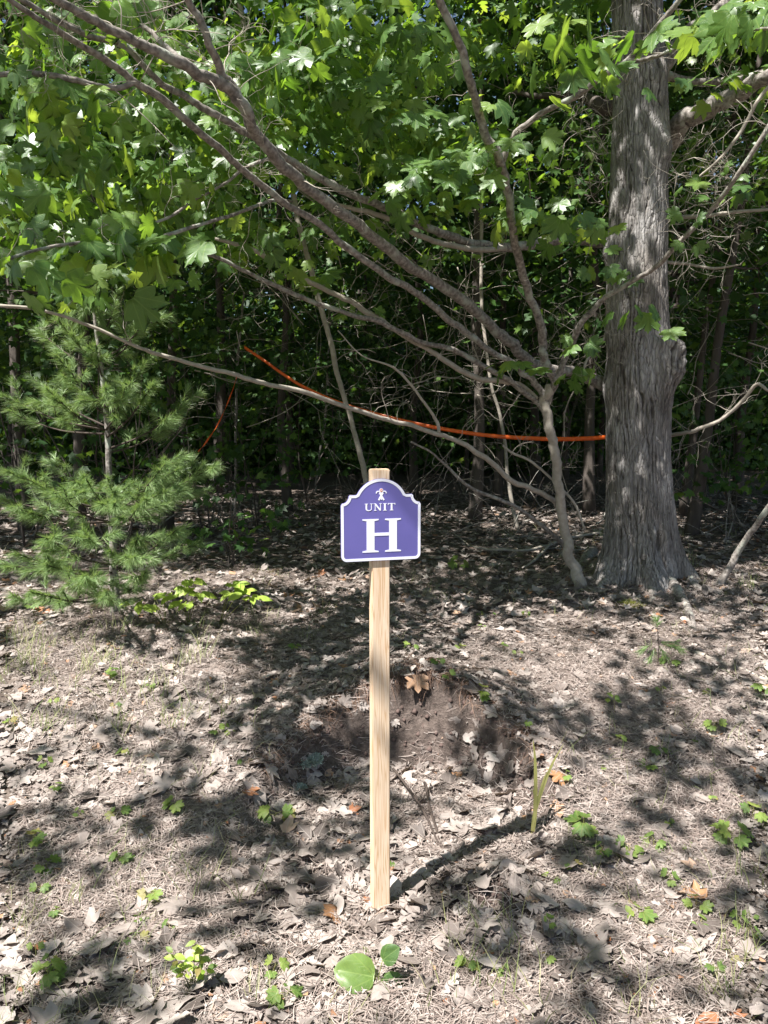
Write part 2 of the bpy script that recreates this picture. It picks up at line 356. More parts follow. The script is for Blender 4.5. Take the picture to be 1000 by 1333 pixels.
BLADE = outline([(0, 1.0), (.18, .62), (.24, .35), (.1, .05), (0, 0)])
def template(o2, rings, fold=.15, droop=.25, curl=0.0, seed=0, crinkle=0.0):
    rr = np.random.default_rng(seed)
    c = np.array([0, .38])
    mid = np.column_stack([np.zeros(len(o2)), np.clip(o2[:, 1] * .75 + .08, .05, .9)])
    layers = []
    for s in rings: layers.append(mid * (1 - s) + o2 * s)
    pts = np.vstack(layers + [c[None]])
    k = len(o2); F = []
    for li in range(len(rings) - 1):
        a0 = li * k; a1 = (li + 1) * k
        for j in range(k):
            j2 = (j + 1) % k
            F += [(a0 + j, a0 + j2, a1 + j2), (a0 + j, a1 + j2, a1 + j)]
    a0 = (len(rings) - 1) * k; ci = len(pts) - 1
    for j in range(k): F.append((a0 + j, a0 + (j + 1) % k, ci))
    x, y = pts[:, 0], pts[:, 1]
    z = fold * np.abs(x) - droop * y * y * .6 - droop * x * x
    if curl:
        z = z + curl * (x * rr.uniform(-1, 1) * 1.4 + .0) * y + curl * rr.uniform(.3, 1.2) * (x ** 2) * 2 + curl * rr.uniform(-.6, 1) * (y - .4) ** 2
    if crinkle:
        z = z + crinkle * (np.sin(x * 14 + rr.uniform(0, 6)) * np.cos(y * 11 + rr.uniform(0, 6)) + .6 * rr.normal(0, 1, len(x)) * .5)
    V = np.column_stack([x, y, z])
    if curl:   # roll the blade
        k_ = rr.uniform(-1.6, 1.6) * curl * 2.2
        ang = x * k_
        if abs(k_) > .05:
            V[:, 2] += (1 - np.cos(ang)) / k_; V[:, 0] = np.sin(ang) / k_
    return V, np.array(F), pts
def place(tpl_list, pos, tip, nor, size, which=None, rv=None):
    """many leaves -> V,F,rnd,uv"""
    N_ = len(pos); tip = tip / (np.linalg.norm(tip, axis=1)[:, None] + 1e-9)
    side = np.cross(tip, nor); side /= np.linalg.norm(side, axis=1)[:, None] + 1e-9
    nor = np.cross(side, tip)
    if which is None: which = rng.integers(0, len(tpl_list), N_)
    if rv is None: rv = rng.random(N_)
    Vs = []; Fs = []; As = []; Us = []; n0 = 0
    for ti, (tv, tf, uv) in enumerate(tpl_list):
        ix = np.where(which == ti)[0]
        if not len(ix): continue
        s = size[ix][:, None, None]
        V = pos[ix][:, None, :] + s * (tv[None, :, 0:1] * side[ix][:, None, :] + tv[None, :, 1:2] * tip[ix][:, None, :] + tv[None, :, 2:3] * nor[ix][:, None, :])
        k = len(tv)
        F = tf[None] + (np.arange(len(ix)) * k)[:, None, None] + n0
        Vs.append(V.reshape(-1, 3)); Fs.append(F.reshape(-1, 3)); As.append(np.repeat(rv[ix], k)); Us.append(np.tile(uv, (len(ix), 1))); n0 += len(ix) * k
    return np.concatenate(Vs), np.concatenate(Fs), np.concatenate(As), np.concatenate(Us)
T_NEAR = [template(MAPLE, (1, .5), f, d, seed=i, crinkle=.012) for i, (f, d) in enumerate(((.1, .25), (.22, .4), (-.05, .5), (.15, .15), (.3, .3)))]
T_MID = [template(MAPLE_S, (1,), f, d, seed=i) for i, (f, d) in enumerate(((.12, .3), (.25, .45), (0, .2)))]
T_LOW = [template(MAPLE_XS, (1,), f, d, seed=i) for i, (f, d) in enumerate(((.15, .3), (.3, .4)))]
K = np.array([[0, 0, 0], [.42, .5, -.06], [0, 1, -.15], [-.42, .5, -.06]])
T_FAR = [(K, np.array([[0, 1, 2], [0, 2, 3]]), K[:, :2])]

def sprays(C, n_per, spread, size, bias=(0, -.55, .75), jit=.55, down=.55):
    """C (m,3) spray centres -> leaves arranged in flattish drooping sprays"""
    m_ = len(C); N_ = m_ * n_per
    az = rng.uniform(0, 2 * math.pi, m_); ax = np.column_stack([np.cos(az), np.sin(az), rng.normal(-.1, .15, m_)])
    t = np.tile(np.linspace(-1, 1, n_per), m_) + rng.normal(0, .12, N_)
    c = np.repeat(C, n_per, 0); ax = np.repeat(ax, n_per, 0)
    sd = np.column_stack([-ax[:, 1], ax[:, 0], np.zeros(N_)]); sg = np.where(np.arange(N_) % 2 == 0, 1., -1.)
    pos = c + ax * (t * spread)[:, None] + sd * (sg * rng.uniform(.1, .45, N_) * spread)[:, None]
    pos[:, 2] -= (t ** 2) * spread * .25 + rng.normal(0, .10, N_) * spread
    tip = ax * rng.uniform(.1, .9, N_)[:, None] + sd * (sg * .8)[:, None] + rng.normal(0, .35, (N_, 3)); tip[:, 2] = -np.abs(rng.normal(down, .3, N_))
    nor = np.array(bias)[None] + np.repeat(rng.normal(0, jit * .85, (m_, 3)), n_per, 0) + rng.normal(0, jit * .6, (N_, 3))
    return pos, tip, nor, size * rng.uniform(.55, 1.15, N_)
def foliage(name, parts, tpl, mat, parent=None, kind='stuff', uv=True, smooth=False):
    pos, tip, nor, size = [np.concatenate(q) for q in zip(*parts)]
    V, F, A, U = place(tpl, pos, tip, nor, size)
    me = mesh_np(name, V, F, A, uv=U if uv else None, smooth=smooth)
    return tag(obj(name, me, mat, parent), kind=kind)

def crooked(acc, start, d, length, r0, seed, depth=0, maxd=2, seg=6, jit=.28, kids=3, up=0.0):
    rr = random.Random(seed); p = Vector(start); d = Vector(d).normalized(); pts = [p.copy()]; rs = [r0]
    for i in range(seg):
        d = (d + Vector((rr.gauss(0, jit), rr.gauss(0, jit), rr.gauss(0, jit) + up))).normalized()
        p = p + d * length / seg; pts.append(p.copy()); rs.append(r0 * (1 - .75 * (i + 1) / seg))
        if depth < maxd and i > 0 and rr.random() < kids / seg:
            a = Vector((rr.gauss(0, 1), rr.gauss(0, 1), rr.gauss(0, 1))).normalized()
            crooked(acc, p, (d * .8 + a * .8), length * rr.uniform(.35, .6), rs[-1] * .65, rr.random(), depth + 1, maxd, max(3, seg - 1), jit, kids, up)
    V, F = tube([tuple(q) for q in pts], rs, 4 if r0 < .006 else 6, 2)
    acc.add(V, F, rr.random())

# ------------------------------------------------------------------ ground
def grid_axis(segs):
    out = []
    for a, b_, n_ in segs: out += list(np.linspace(a, b_, n_, endpoint=False))
    return np.array(out + [segs[-1][1]])
xs = grid_axis([(-260, -40, 12), (-40, -8, 50), (-8, -2.4, 90), (-2.4, 2.6, 330), (2.6, 8, 90), (8, 40, 50), (40, 260, 12)])
ys = grid_axis([(-60, -2, 20), (-2, 1.2, 16), (1.2, 4.6, 250), (4.6, 9, 130), (9, 30, 80), (30, 260, 24)])
X, Y = np.meshgrid(xs, ys); Z = H(X, Y)
r = pit_r(X, Y)
near = sst(7, 4, Y) * (np.abs(X) < 3)
Z = Z + near * (.018 * (fbm(X * 22, Y * 22, 3) - .5))
wall = np.exp(-((r - .93) / .13) ** 2) * sst(2.6, 2.95, Y) * (.35 + .65 * sst(-.40, -.1, X))
Z = Z + wall * (.12 * (fbm(X * 12, Y * 12 + Z * 18, 4) - .5) + .04 * (fbm(X * 45, Y * 12, 3) - .5))
hump = np.exp(-(((X - .36) / .2) ** 2 + ((Y - 2.30) / .18) ** 2))
soil = np.clip(wall * 1.5 + hump * 1.3, 0, 1)
V = np.column_stack([X.ravel(), Y.ravel(), Z.ravel()]); nx, ny = len(xs), len(ys)
i = np.arange(ny - 1)[:, None] * nx + np.arange(nx - 1)[None]
F = np.column_stack([i.ravel(), (i + 1).ravel(), (i + nx + 1).ravel(), (i + nx).ravel()])
gm = mesh_np('ground', V, F, soil.ravel(), smooth=True, attrname='soil')
ground = tag(obj('ground', gm, M_SOIL), kind='structure')

# ------------------------------------------------------------------ sign on its stake
SP = G(495, 1186)
post = empty('sign_post', tuple(SP), 'pale square wooden stake carrying a purple UNIT H sign, standing in dry leaves', 'sign')
ROT = R(15)
post.rotation_euler = (R(0.6), R(-.25), ROT)
SW, SD = .0585, .038
topz = P(494, 610, SP[1])[2] - SP[2]
def bevel_box(name, x0, x1, y0, y1, z0, z1, mat, parent, bev=.003, segs=2, cuts=0):
    import bmesh
    bm = bmesh.new(); bmesh.ops.create_cube(bm, size=1)
    bmesh.ops.scale(bm, vec=(x1 - x0, y1 - y0, z1 - z0), verts=bm.verts); bmesh.ops.translate(bm, vec=((x0 + x1) / 2, (y0 + y1) / 2, (z0 + z1) / 2), verts=bm.verts)
    bmesh.ops.bevel(bm, geom=bm.edges[:], offset=bev, segments=segs, affect='EDGES')
    me = bpy.data.meshes.new(name); bm.to_mesh(me); bm.free(); me.materials.append(mat)
    o = bpy.data.objects.new(name, me); COL.objects.link(o); o.parent = parent; return o
bevel_box('stake', -SW / 2, SW / 2, -SD / 2, SD / 2, -.3, topz, M_WOOD, post)
# sign board local coords: centre x=0; width .256; from z
pxm = SP[1] / FPX
W2 = .1275
zb = P(494, 727, SP[1])[2] - SP[2]; zt = P(494, 622, SP[1])[2] - SP[2]
HT = zt - zb
def sign_outline(ins=0.0):
    # right half from bottom centre going up, then mirrored
    w_ = W2; h = HT
    sh = h * .70      # shoulder height
    rc = .018
    pts = []
    # bottom right rounded corner
    for k in range(7):
        a = -math.pi / 2 + k * math.pi / 12
        pts.append((w_ - rc + math.cos(a) * rc, rc + math.sin(a) * rc))
    # up to the shoulder, concave quarter notch
    pts.append((w_, sh - .005)); pts.append((w_ - .003, sh))
    nr = .022
    cx, cz = w_ + .002, sh + nr + .002
    for k in range(7):
        a = -math.pi / 2 - k * math.pi / 12
        pts.append((cx - .006 + math.cos(a) * nr * .95, cz + math.sin(a) * nr))
    ex = pts[-1][0] - .001
    pts.append((ex - .003, cz + .003)); jx = w_ * .60
    pts.append((jx + .004, cz + .003)); pts.append((jx, cz + .005))
    # dome arc from (jx, cz+.005) to (0,h)
    z0 = cz + .005; rise = h - z0; Rr = (jx * jx + rise * rise) / (2 * rise); zc = h - Rr
    a0 = math.atan2(z0 - zc, jx)
    for k in range(1, 13):
        a = a0 + (math.pi / 2 - a0) * k / 12
        pts.append((math.cos(a) * Rr, zc + math.sin(a) * Rr))
    left = [(-x, z) for x, z in pts[::-1] if abs(x) > 1e-5]
    full = np.array(pts + left)
    if ins:
        nxt = np.roll(full, -1, 0); prv = np.roll(full, 1, 0); t = nxt - prv; t /= np.linalg.norm(t, axis=1)[:, None] + 1e-9
        full = full + np.column_stack([-t[:, 1], t[:, 0]]) * ins
    return full
def extrude_poly(name, pts, y0, y1, mat, parent, hole=None):
    k = len(pts); V = [(x, y0, z + zb) for x, z in pts] + [(x, y1, z + zb) for x, z in pts]
    me = bpy.data.meshes.new(name)
    if hole is None:
        F = [tuple(range(k)), tuple(range(2 * k - 1, k - 1, -1))] + [(a, a + k, (a + 1) % k + k, (a + 1) % k) for a in range(k)]
    else:
        V += [(x, y0, z + zb) for x, z in hole] + [(x, y1, z + zb) for x, z in hole]
        F = []
        for a in range(k):
            b_ = (a + 1) % k
            F += [(a, b_, 2 * k + b_, 2 * k + a), (k + a, 3 * k + a, 3 * k + b_, k + b_), (a, a + k, b_ + k, b_), (2 * k + a, 2 * k + b_, 3 * k + b_, 3 * k + a)]
    me.from_pydata(V, [], F); me.update(); me.materials.append(mat)
    import bmesh
    bm = bmesh.new(); bm.from_mesh(me); bmesh.ops.recalc_face_normals(bm, faces=bm.faces)
    bmesh.ops.triangulate(bm, faces=[f for f in bm.faces if len(f.verts) > 4]); bm.to_mesh(me); bm.free()
    o = bpy.data.objects.new(name, me); COL.objects.link(o); o.parent = parent; return o
yb = -SD / 2 - .0012; yf = yb - .0045
board = extrude_poly('sign_board', sign_outline(0), yf, yb, M_PURPLE, post)
border = extrude_poly('sign_border', sign_outline(0.0006) * 1.0, yf - .0008, yf + .0035, M_WHITE, board, hole=sign_outline(.0088))
def rects(name, rs, mat, parent, th=.0008, smooth=False):
    V = []; F = []
    for k, poly in enumerate(rs):
        n0 = len(V); m_ = len(poly); off = yf - th - k * 1e-5
        V += [(x, off, z) for x, z in poly] + [(x, yf + .0005, z) for x, z in poly]
        F += [tuple(n0 + q for q in range(m_))] + [(n0 + q, n0 + m_ + q, n0 + m_ + (q + 1) % m_, n0 + (q + 1) % m_) for q in range(m_)]
    me = bpy.data.meshes.new(name); me.from_pydata(V, [], F); me.update(); me.materials.append(mat)
    import bmesh
    bm = bmesh.new(); bm.from_mesh(me)
    bmesh.ops.triangulate(bm, faces=[f for f in bm.faces if len(f.verts) > 4]); bm.to_mesh(me); bm.free()
    o = bpy.data.objects.new(name, me); COL.objects.link(o); o.parent = parent; return o
# big H : serif
def xz(u, v): return (u, zb + v)
hz0, hz1 = HT * .105, HT * .512; hw = .0590
se = .0038
def stem(cx, sw, fl):
    return [[xz(cx - sw, hz0 + se), xz(cx + sw, hz0 + se), xz(cx + sw, hz1 - se), xz(cx - sw, hz1 - se)],
            [xz(cx - fl, hz0), xz(cx + fl, hz0), xz(cx + fl, hz0 + se), xz(cx + sw + .002, hz0 + se * 1.6), xz(cx - sw - .002, hz0 + se * 1.6), xz(cx - fl, hz0 + se)],
            [xz(cx - fl, hz1), xz(cx - fl, hz1 - se), xz(cx - sw - .002, hz1 - se * 1.6), xz(cx + sw + .002, hz1 - se * 1.6), xz(cx + fl, hz1 - se), xz(cx + fl, hz1)]]
H_ = stem(-.0345, .0125, .0258) + stem(.0375, .0125, .0258) + [[xz(-.023, HT * .305), xz(.026, HT * .305), xz(.026, HT * .305 + .0095), xz(-.023, HT * .305 + .0095)]]
rects('letter', H_, M_WHITE, board)
# UNIT
uz0, uz1 = HT * .612, HT * .700; s2 = .0016
def serif(cx, z, w_): return [xz(cx - w_, z), xz(cx + w_, z), xz(cx + w_, z + s2), xz(cx - w_, z + s2)]
def bar(x0, z0, x1, z1, t_):
    dx, dz = x1 - x0, z1 - z0; L = math.hypot(dx, dz); a, c = -dz / L * t_, dx / L * t_
    return [xz(x0 + a, z0 + c), xz(x0 - a, z0 - c), xz(x1 - a, z1 - c), xz(x1 + a, z1 + c)]
def letterU(cx):
    out = [bar(cx - .0075, uz1, cx - .0075, uz0 + .006, .0026), bar(cx + .0085, uz1, cx + .0085, uz0 + .006, .0011), serif(cx - .0075, uz1 - s2, .0052), serif(cx + .0085, uz1 - s2, .004)]
    arc_o = []; arc_i = []
    for k in range(9):
        a = math.pi + k * math.pi / 8; arc_o.append(xz(cx - .0002 + math.cos(a) * .0098, uz0 + .0062 + math.sin(a) * .0066)); arc_i.append(xz(cx + .0012 + math.cos(a) * .0062, uz0 + .0062 + math.sin(a) * .0042))
    for k in range(8): out.append([arc_o[k], arc_o[k + 1], arc_i[k + 1], arc_i[k]])
    return out
def letterN(cx): return [bar(cx - .0085, uz0, cx - .0085, uz1, .0010), bar(cx + .0085, uz0, cx + .0085, uz1, .0010), bar(cx - .0085, uz1 - .001, cx + .0080, uz0 + .001, .0024), serif(cx - .0095, uz1 - s2, .004), serif(cx + .0085, uz1 - s2, .004), serif(cx - .0085, uz0, .004)]
def letterI(cx): return [bar(cx, uz0, cx, uz1, .0027), serif(cx, uz0, .0056), serif(cx, uz1 - s2, .0056)]
def letterT(cx): return [bar(cx, uz0, cx, uz1, .0027), serif(cx, uz0, .0056), serif(cx, uz1 - s2 * 1.3, .0115), bar(cx - .0108, uz1 - .0055, cx - .0108, uz1, .0009), bar(cx + .0108, uz1 - .0055, cx + .0108, uz1, .0009)]
for L_ in (letterU(-.0400), letterN(-.0110), letterI(.0115), letterT(.0330)): rects('letter', L_, M_WHITE, board)
# emblem: a small cross with two curled arms and a ring on top
ez = HT * .845
E_ = [bar(-.0085, ez - .0270 + 0, .0055, ez - .004, .0026), bar(.0085, ez - .0270, -.0055, ez - .004, .0026), bar(0, ez - .026, 0, ez, .0018)]
for sx in (-1, 1):
    pr = None
    for k in range(9):
        a = math.pi * (1.15 - k / 8 * 1.25); cx = sx * .0095
        q = (cx + sx * -math.cos(a) * -.0062, ez - .0045 + math.sin(a) * .0052)
        if pr: E_.append(bar(pr[0], pr[1], q[0], q[1], .0017))
        pr = q
for k in range(10):
    a = k * math.pi / 5; E_.append(bar(math.cos(a) * .0052, ez + .0035 + math.sin(a) * .0052, math.cos(a + .63) * .0052, ez + .0035 + math.sin(a + .63) * .0052, .0009))
E_ = [[(x, z if z > zb else z + zb) for x, z in q] for q in E_]
rects('emblem', [[(x, z) for x, z in q] for q in E_], M_WHITE, board)
rects('emblem_ring', [[xz(math.cos(k * math.pi / 6) * .0040, ez + .0035 + math.sin(k * math.pi / 6) * .0052) for k in range(12)]], M_EMB, board, .0014)
rects('emblem_dot', [[xz(math.cos(k * math.pi / 5) * .0017, ez + .0035 + math.sin(k * math.pi / 5) * .0017) for k in range(10)]], M_WHITE, board, .0019)

# ------------------------------------------------------------------ the big maple
TB = G(835, 752); TD = TB[1] + .05
maple = empty('maple_tree', (P(833, 752, TD)[0], TD, TB[2] - .02), 'big maple with thick furrowed grey trunk, orange ribbon tied to its left side', 'tree')
prof = [(770, 752, 838, 140), (700, 745, 834, 116), (660, 720, 833, 98), (640, 690, 832, 90), (600, 650, 831, 84), (560, 600, 830, 80), (520, 560, 830, 80), (490, 520, 831, 80), (455, 470, 832, 79), (420, 420, 829, 77), (380, 380, 829, 74), (330, 330, 830, 71), (270, 270, 832, 70), (220, 220, 833, 66), (170, 170, 835, 67), (120, 120, 835, 63), (60, 60, 833, 61), (0, 0, 831, 59), (-80, -80, 828, 60)]
zz = []; cxs = []; rr_ = []
for _, py, cx, w_ in prof[1:]:
    p3 = P(cx, py, TD); zz.append(p3[2]); cxs.append(p3[0]); rr_.append(w_ * TD / FPX / 2)
zz = [zz[0] - .3] + zz + [zz[-1] + 2.5, zz[-1] + 6]; cxs = [cxs[0]] + cxs + [cxs[-1] - .1, cxs[-1] - .3]; rr_ = [rr_[0] * 1.18] + rr_ + [.17, .04]
na = 300
zt_ = np.concatenate([np.linspace(zz[0], 4.9, 800), np.linspace(4.92, zz[-1], 60)])
cz_ = np.interp(zt_, zz, cxs); rz_ = np.interp(zt_, zz, rr_)
A = np.linspace(0, 2 * math.pi, na, endpoint=False)
AA, ZZ = np.meshgrid(A, zt_); CX = cz_[:, None]; RR = rz_[:, None] * np.ones_like(AA)
def cyl_noise(s, sz, o=4): return .5 * (fbm(np.cos(AA) * s + 40, ZZ * sz + np.sin(AA) * s * 1.0 + 7, o) + fbm(np.sin(AA) * s + 90, ZZ * sz * .93 + np.cos(AA + 1) * s + 31, o))
lowness = np.exp(-(ZZ - TB[2]) / .28)
RR = RR * (1 + lowness * (.17 * np.cos(AA * 5 + .6 + 1.2 * fbm(AA * 0 + 3, ZZ * 3, 2)) + .07 * np.cos(AA * 9 + 2) + .22 * (cyl_noise(3.5, 2.5, 3) - .5)))
RR = RR * (1 + .05 * (fbm(AA / 6.283 * 6 + 20, ZZ * 1.1, 3) - .5) + .04 * np.cos(AA * 3 + ZZ * .7))
def cyl_noise_old(s, sz, o=4): return .5 * (fbm(np.cos(AA) * s + 40, ZZ * sz + np.sin(AA) * s * 1.0 + 7, o) + fbm(np.sin(AA) * s + 90, ZZ * sz * .93 + np.cos(AA + 1) * s + 31, o))
warp = cyl_noise(3.0, 2.2, 5) * 2.2
ridge = np.abs(((AA / (2 * math.pi) * 38 + warp * 2.6) % 1) - .5) * 2
crack = sst(.30, .02, ridge) * sst(.38, .60, cyl_noise(5, 2.6, 3))
plate = cyl_noise(12, 14, 4) - .5
RR = RR - crack * .011 + plate * .020 + (ridge - .5) * .004 * (.4 + cyl_noise(4, 3, 3))
# burr on the right at knot height, root hollow, limb collars
def bump_at(px, py, amp, sa, sz):
    q = P(px, py, TD - .2); zc = q[2]; cxx = np.interp(zc, zz, cxs); rc = np.interp(zc, zz, rr_)
    a0 = -math.acos(np.clip((q[0] - cxx) / rc, -1, 1))
    da = (AA - a0 + math.pi) % (2 * math.pi) - math.pi
    return amp * np.exp(-(da / sa) ** 2 - ((ZZ - zc) / sz) ** 2)
burr = bump_at(874, 478, .10, .38, .17) + bump_at(872, 455, .05, .3, .08)
RR = RR + burr * (1 + 1.2 * (cyl_noise(14, 14, 3) - .5)) + bump_at(866, 445, .06, .3, .05)
RR = RR + bump_at(795, 500, .04, .4, .12) + bump_at(795, 318, .04, .35, .09) + bump_at(868, 190, .05, .4, .14) + bump_at(862, 90, .035, .35, .12)
RR = RR - bump_at(856, 706, .07, .10, .075) + bump_at(848, 695, .03, .08, .09) + bump_at(866, 700, .03, .08, .09)
XX = CX + np.cos(AA) * RR; YY = TD + .02 + np.sin(AA) * RR
hb = H(XX, YY) - .03
ZP = np.where((ZZ < TB[2] + .12), np.maximum(ZZ, ZZ), ZZ)
V = np.column_stack([XX.ravel(), YY.ravel(), ZP.ravel()]); k = len(zt_)
i = np.arange(k - 1)[:, None] * na; j = np.arange(na)[None]; j2 = (j + 1) % na
F = np.column_stack([(i + j).ravel(), (i + j2).ravel(), (i + na + j2).ravel(), (i + na + j).ravel()])
obj('trunk', mesh_np('trunk', V, F, np.clip(crack * .85, 0, 1).ravel(), smooth=True, attrname='crack'), M_TRUNK, maple)

def add_branch(parent, tr, mat, name='branch', seed=1, sides=10, wob=.10):
    (V, F), pts = px_tube(tr, sides, 6, wob, seed)
    a = Acc(); a.add(V, F, .5); o = a.build(name, mat, parent, smooth=True); return o, pts
L1 = [(812, 322, 6.1, 24), (792, 315, 6.0, 19), (765, 315, 5.95, 15), (740, 312, 5.9, 14), (700, 318, 5.75, 13), (668, 322, 5.6, 13), (640, 322, 5.5, 12), (600, 312, 5.3, 12), (560, 297, 5.1, 11), (520, 278, 4.9, 11), (480, 262, 4.7, 11), (440, 245, 4.5, 11), (400, 222, 4.3, 11), (365, 200, 4.1, 11), (325, 175, 3.9, 11), (287, 152, 3.7, 10), (250, 130, 3.6, 10), (205, 105, 3.4, 9), (165, 62, 3.3, 9), (120, 48, 3.2, 8), (75, 27, 3.1, 8), (30, 0, 3.0, 7), (-30, -30, 2.9, 6)]
L1b = [(668, 322, 5.6, 9), (620, 325, 5.35, 8), (580, 318, 5.2, 8), (550, 308, 5.0, 8), (520, 292, 4.9, 7), (490, 278, 4.8, 7), (460, 272, 4.7, 6), (430, 262, 4.6, 5)]
L2 = [(815, 512, 6.1, 26), (792, 503, 6.0, 22), (765, 492, 5.9, 17), (735, 484, 5.8, 16), (705, 478, 5.7, 16), (680, 462, 5.6, 16), (660, 442, 5.5, 16), (640, 425, 5.4, 15), (600, 388, 5.1, 15), (550, 357, 4.8, 15), (500, 322, 4.5, 16), (450, 280, 4.2, 16), (400, 245, 3.9, 16), (370, 215, 3.7, 17), (340, 180, 3.55, 17), (322, 150, 3.4, 17), (300, 118, 3.3, 18), (270, 100, 3.2, 17), (240, 85, 3.1, 16), (200, 65, 3.0, 14), (150, 40, 2.9, 13), (110, 20, 2.8, 12), (60, -5, 2.7, 11), (20, -25, 2.6, 9)]
L2b = [(322, 150, 3.4, 15), (305, 118, 3.35, 13), (290, 95, 3.3, 12), (275, 60, 3.2, 11), (262, 30, 3.15, 11), (245, 0, 3.1, 10), (230, -30, 3.0, 9)]
L2c = [(240, 85, 3.1, 9), (215, 60, 3.15, 8), (195, 40, 3.2, 7), (165, 20, 3.2, 6), (140, 0, 3.2, 6), (110, -20, 3.2, 5)]
BR = [(880, 225, 6.1, 30)]
R1 = [(845, 205, 6.15, 44), (872, 178, 6.05, 32), (900, 152, 5.9, 27), (950, 128, 5.7, 24), (1000, 98, 5.5, 22), (1060, 60, 5.3, 18), (1130, 40, 5.1, 14)]
R2 = [(865, 96, 6.3, 14), (890, 104, 6.3, 11), (925, 108, 6.3, 10), (965, 103, 6.2, 9), (1010, 90, 6.2, 8), (1060, 80, 6.2, 6)]
R3 = [(850, 105, 6.15, 36), (865, 80, 6.1, 26), (895, 48, 6.0, 22), (930, 20, 5.9, 20), (965, -20, 5.8, 18), (1010, -70, 5.6, 14)]
R6 = [(868, 567, 6.2, 7), (885, 565, 6.1, 6), (905, 560, 6.0, 6), (940, 545, 5.9, 5), (965, 524, 5.8, 5), (985, 500, 5.7, 5), (1000, 508, 5.6, 4), (1020, 505, 5.6, 3)]
R7 = [(866, 283, 6.2, 7), (900, 283, 6.1, 6), (950, 277, 6.0, 5), (1010, 272, 5.9, 4)]
R8 = [(866, 341, 6.2, 5), (890, 343, 6.2, 4), (925, 349, 6.1, 4), (965, 344, 6.0, 2)]
LS = [(812, 140, 6.5, 22), (785, 137, 6.4, 20), (765, 128, 6.6, 14), (735, 122, 6.8, 10), (700, 126, 7.0, 8), (660, 118, 7.2, 5)]
maple_pts = []
for s_, (tr, mt) in enumerate([(L1, M_BRANCH), (L1b, M_PALE), (L2, M_BRANCH), (L2b, M_BRANCH), (L2c, M_BRANCH), (R1, M_BRANCH), (R2, M_BRANCH), (R3, M_BRANCH), (R6, M_PALE), (R7, M_PALE), (R8, M_PALE), (LS, M_DARKB)]):
    o_, pts = add_branch(maple, tr, mt, seed=s_); maple_pts.append(pts)
# surface roots
for s_, tr in enumerate([[(770, 725), (755, 742), (742, 752)], [(885, 735), (905, 765), (925, 768)], [(800, 750), (785, 765), (770, 775)], [(865, 755), (892, 790), (905, 830), (900, 850)], [(840, 757), (850, 775), (845, 790)]]):
    pts = []
    for q, (a, b_) in enumerate(tr):
        g_ = G(a, b_); g_[2] += (.05, .012, -.005, -.015)[q] ; pts.append(g_)
    V_, F_ = tube(pts, [.06, .035, .022, .008][:len(pts)], 8, 6, .04, s_); ac = Acc(); ac.add(V_, F_, .5); ac.build('root', M_BRANCH, maple, True)
# twigs of the maple
tw = Acc()
for k_, pts in enumerate(maple_pts):
    n_ = {5: 10, 9: 8, 10: 6, 11: 14, 6: 8}.get(k_, 14)
    for q in range(n_):
        p_ = pts[rnd.randrange(4, len(pts))]
        if proj(p_)[0] > 1010: continue
        crooked(tw, p_, (rnd.gauss(-.3, .7), rnd.gauss(0, .5), rnd.gauss(.1, .6)), rnd.uniform(.15, .5), rnd.uniform(.0015, .0035), rnd.random(), jit=.3)
for (px, py, d) in [(800, 235, 5.9), (795, 270, 5.9), (792, 200, 5.9), (868, 235, 5.9), (870, 300, 5.9), (795, 375, 5.9), (800, 160, 5.9), (870, 210, 5.7)]:
    sx = -1 if px < 830 else 1
    for q in range(3): crooked(tw, P(px, py, d), (sx, -.2, rnd.gauss(-.1, .5)), rnd.uniform(.3, .8), .0035, rnd.random(), jit=.35, kids=4)
for q in range(36):
    crooked(tw, P(rnd.uniform(900, 1000), rnd.uniform(120, 330), rnd.uniform(5, 6)), (rnd.gauss(0, 1), rnd.gauss(0, .4), rnd.gauss(-.2, .8)), rnd.uniform(.2, .5), .0019, rnd.random(), jit=.35)
tag(tw.build('dead_twigs', M_PALE, maple), kind='stuff')

# ------------------------------------------------------------------ the crooked young tree
SB = G(757, 764)
d0 = SB[1]
young = empty('young_tree', tuple(SB), 'slender crooked young tree leaning beside the big trunk, many long bare branches', 'tree')
S0 = [(762, 772, d0, 24), (755, 755, d0, 19), (744, 730, d0, 16), (737, 700, d0, 15), (730, 660, d0 - .05, 14), (726, 625, d0 - .1, 14), (720, 580, d0 - .15, 14), (713, 545, d0 - .2, 14), (710, 520, d0 - .2, 14), (716, 500, d0 - .2, 14)]
D_ = [(712, 525, 5.5, 12), (722, 497, 5.45, 12), (714, 480, 5.4, 13), (708, 462, 5.35, 13), (707, 440, 5.3, 13), (701, 413, 5.2, 12), (689, 385, 5.1, 12), (677, 342, 4.9, 12), (668, 294, 4.7, 12), (662, 255, 4.55, 12), (653, 216, 4.4, 13), (640, 190, 4.3, 13), (622, 150, 4.2, 12), (608, 90, 4.0, 12), (595, 50, 3.9, 11), (572, 0, 3.8, 11), (560, -40, 3.7, 9)]
D2 = [(653, 213, 4.4, 9), (662, 190, 4.35, 8), (675, 170, 4.3, 8), (710, 145, 4.2, 8), (750, 125, 4.0, 8), (790, 97, 3.9, 8), (820, 77, 3.8, 8), (850, 40, 3.7, 8), (885, 0, 3.6, 7), (910, -30, 3.5, 6)]
D3 = [(818, 80, 3.8, 6), (850, 75, 3.7, 5), (880, 62, 3.6, 5), (915, 52, 3.5, 5), (950, 44, 3.4, 5), (975, 38, 3.3, 5), (1020, 36, 3.2, 4)]
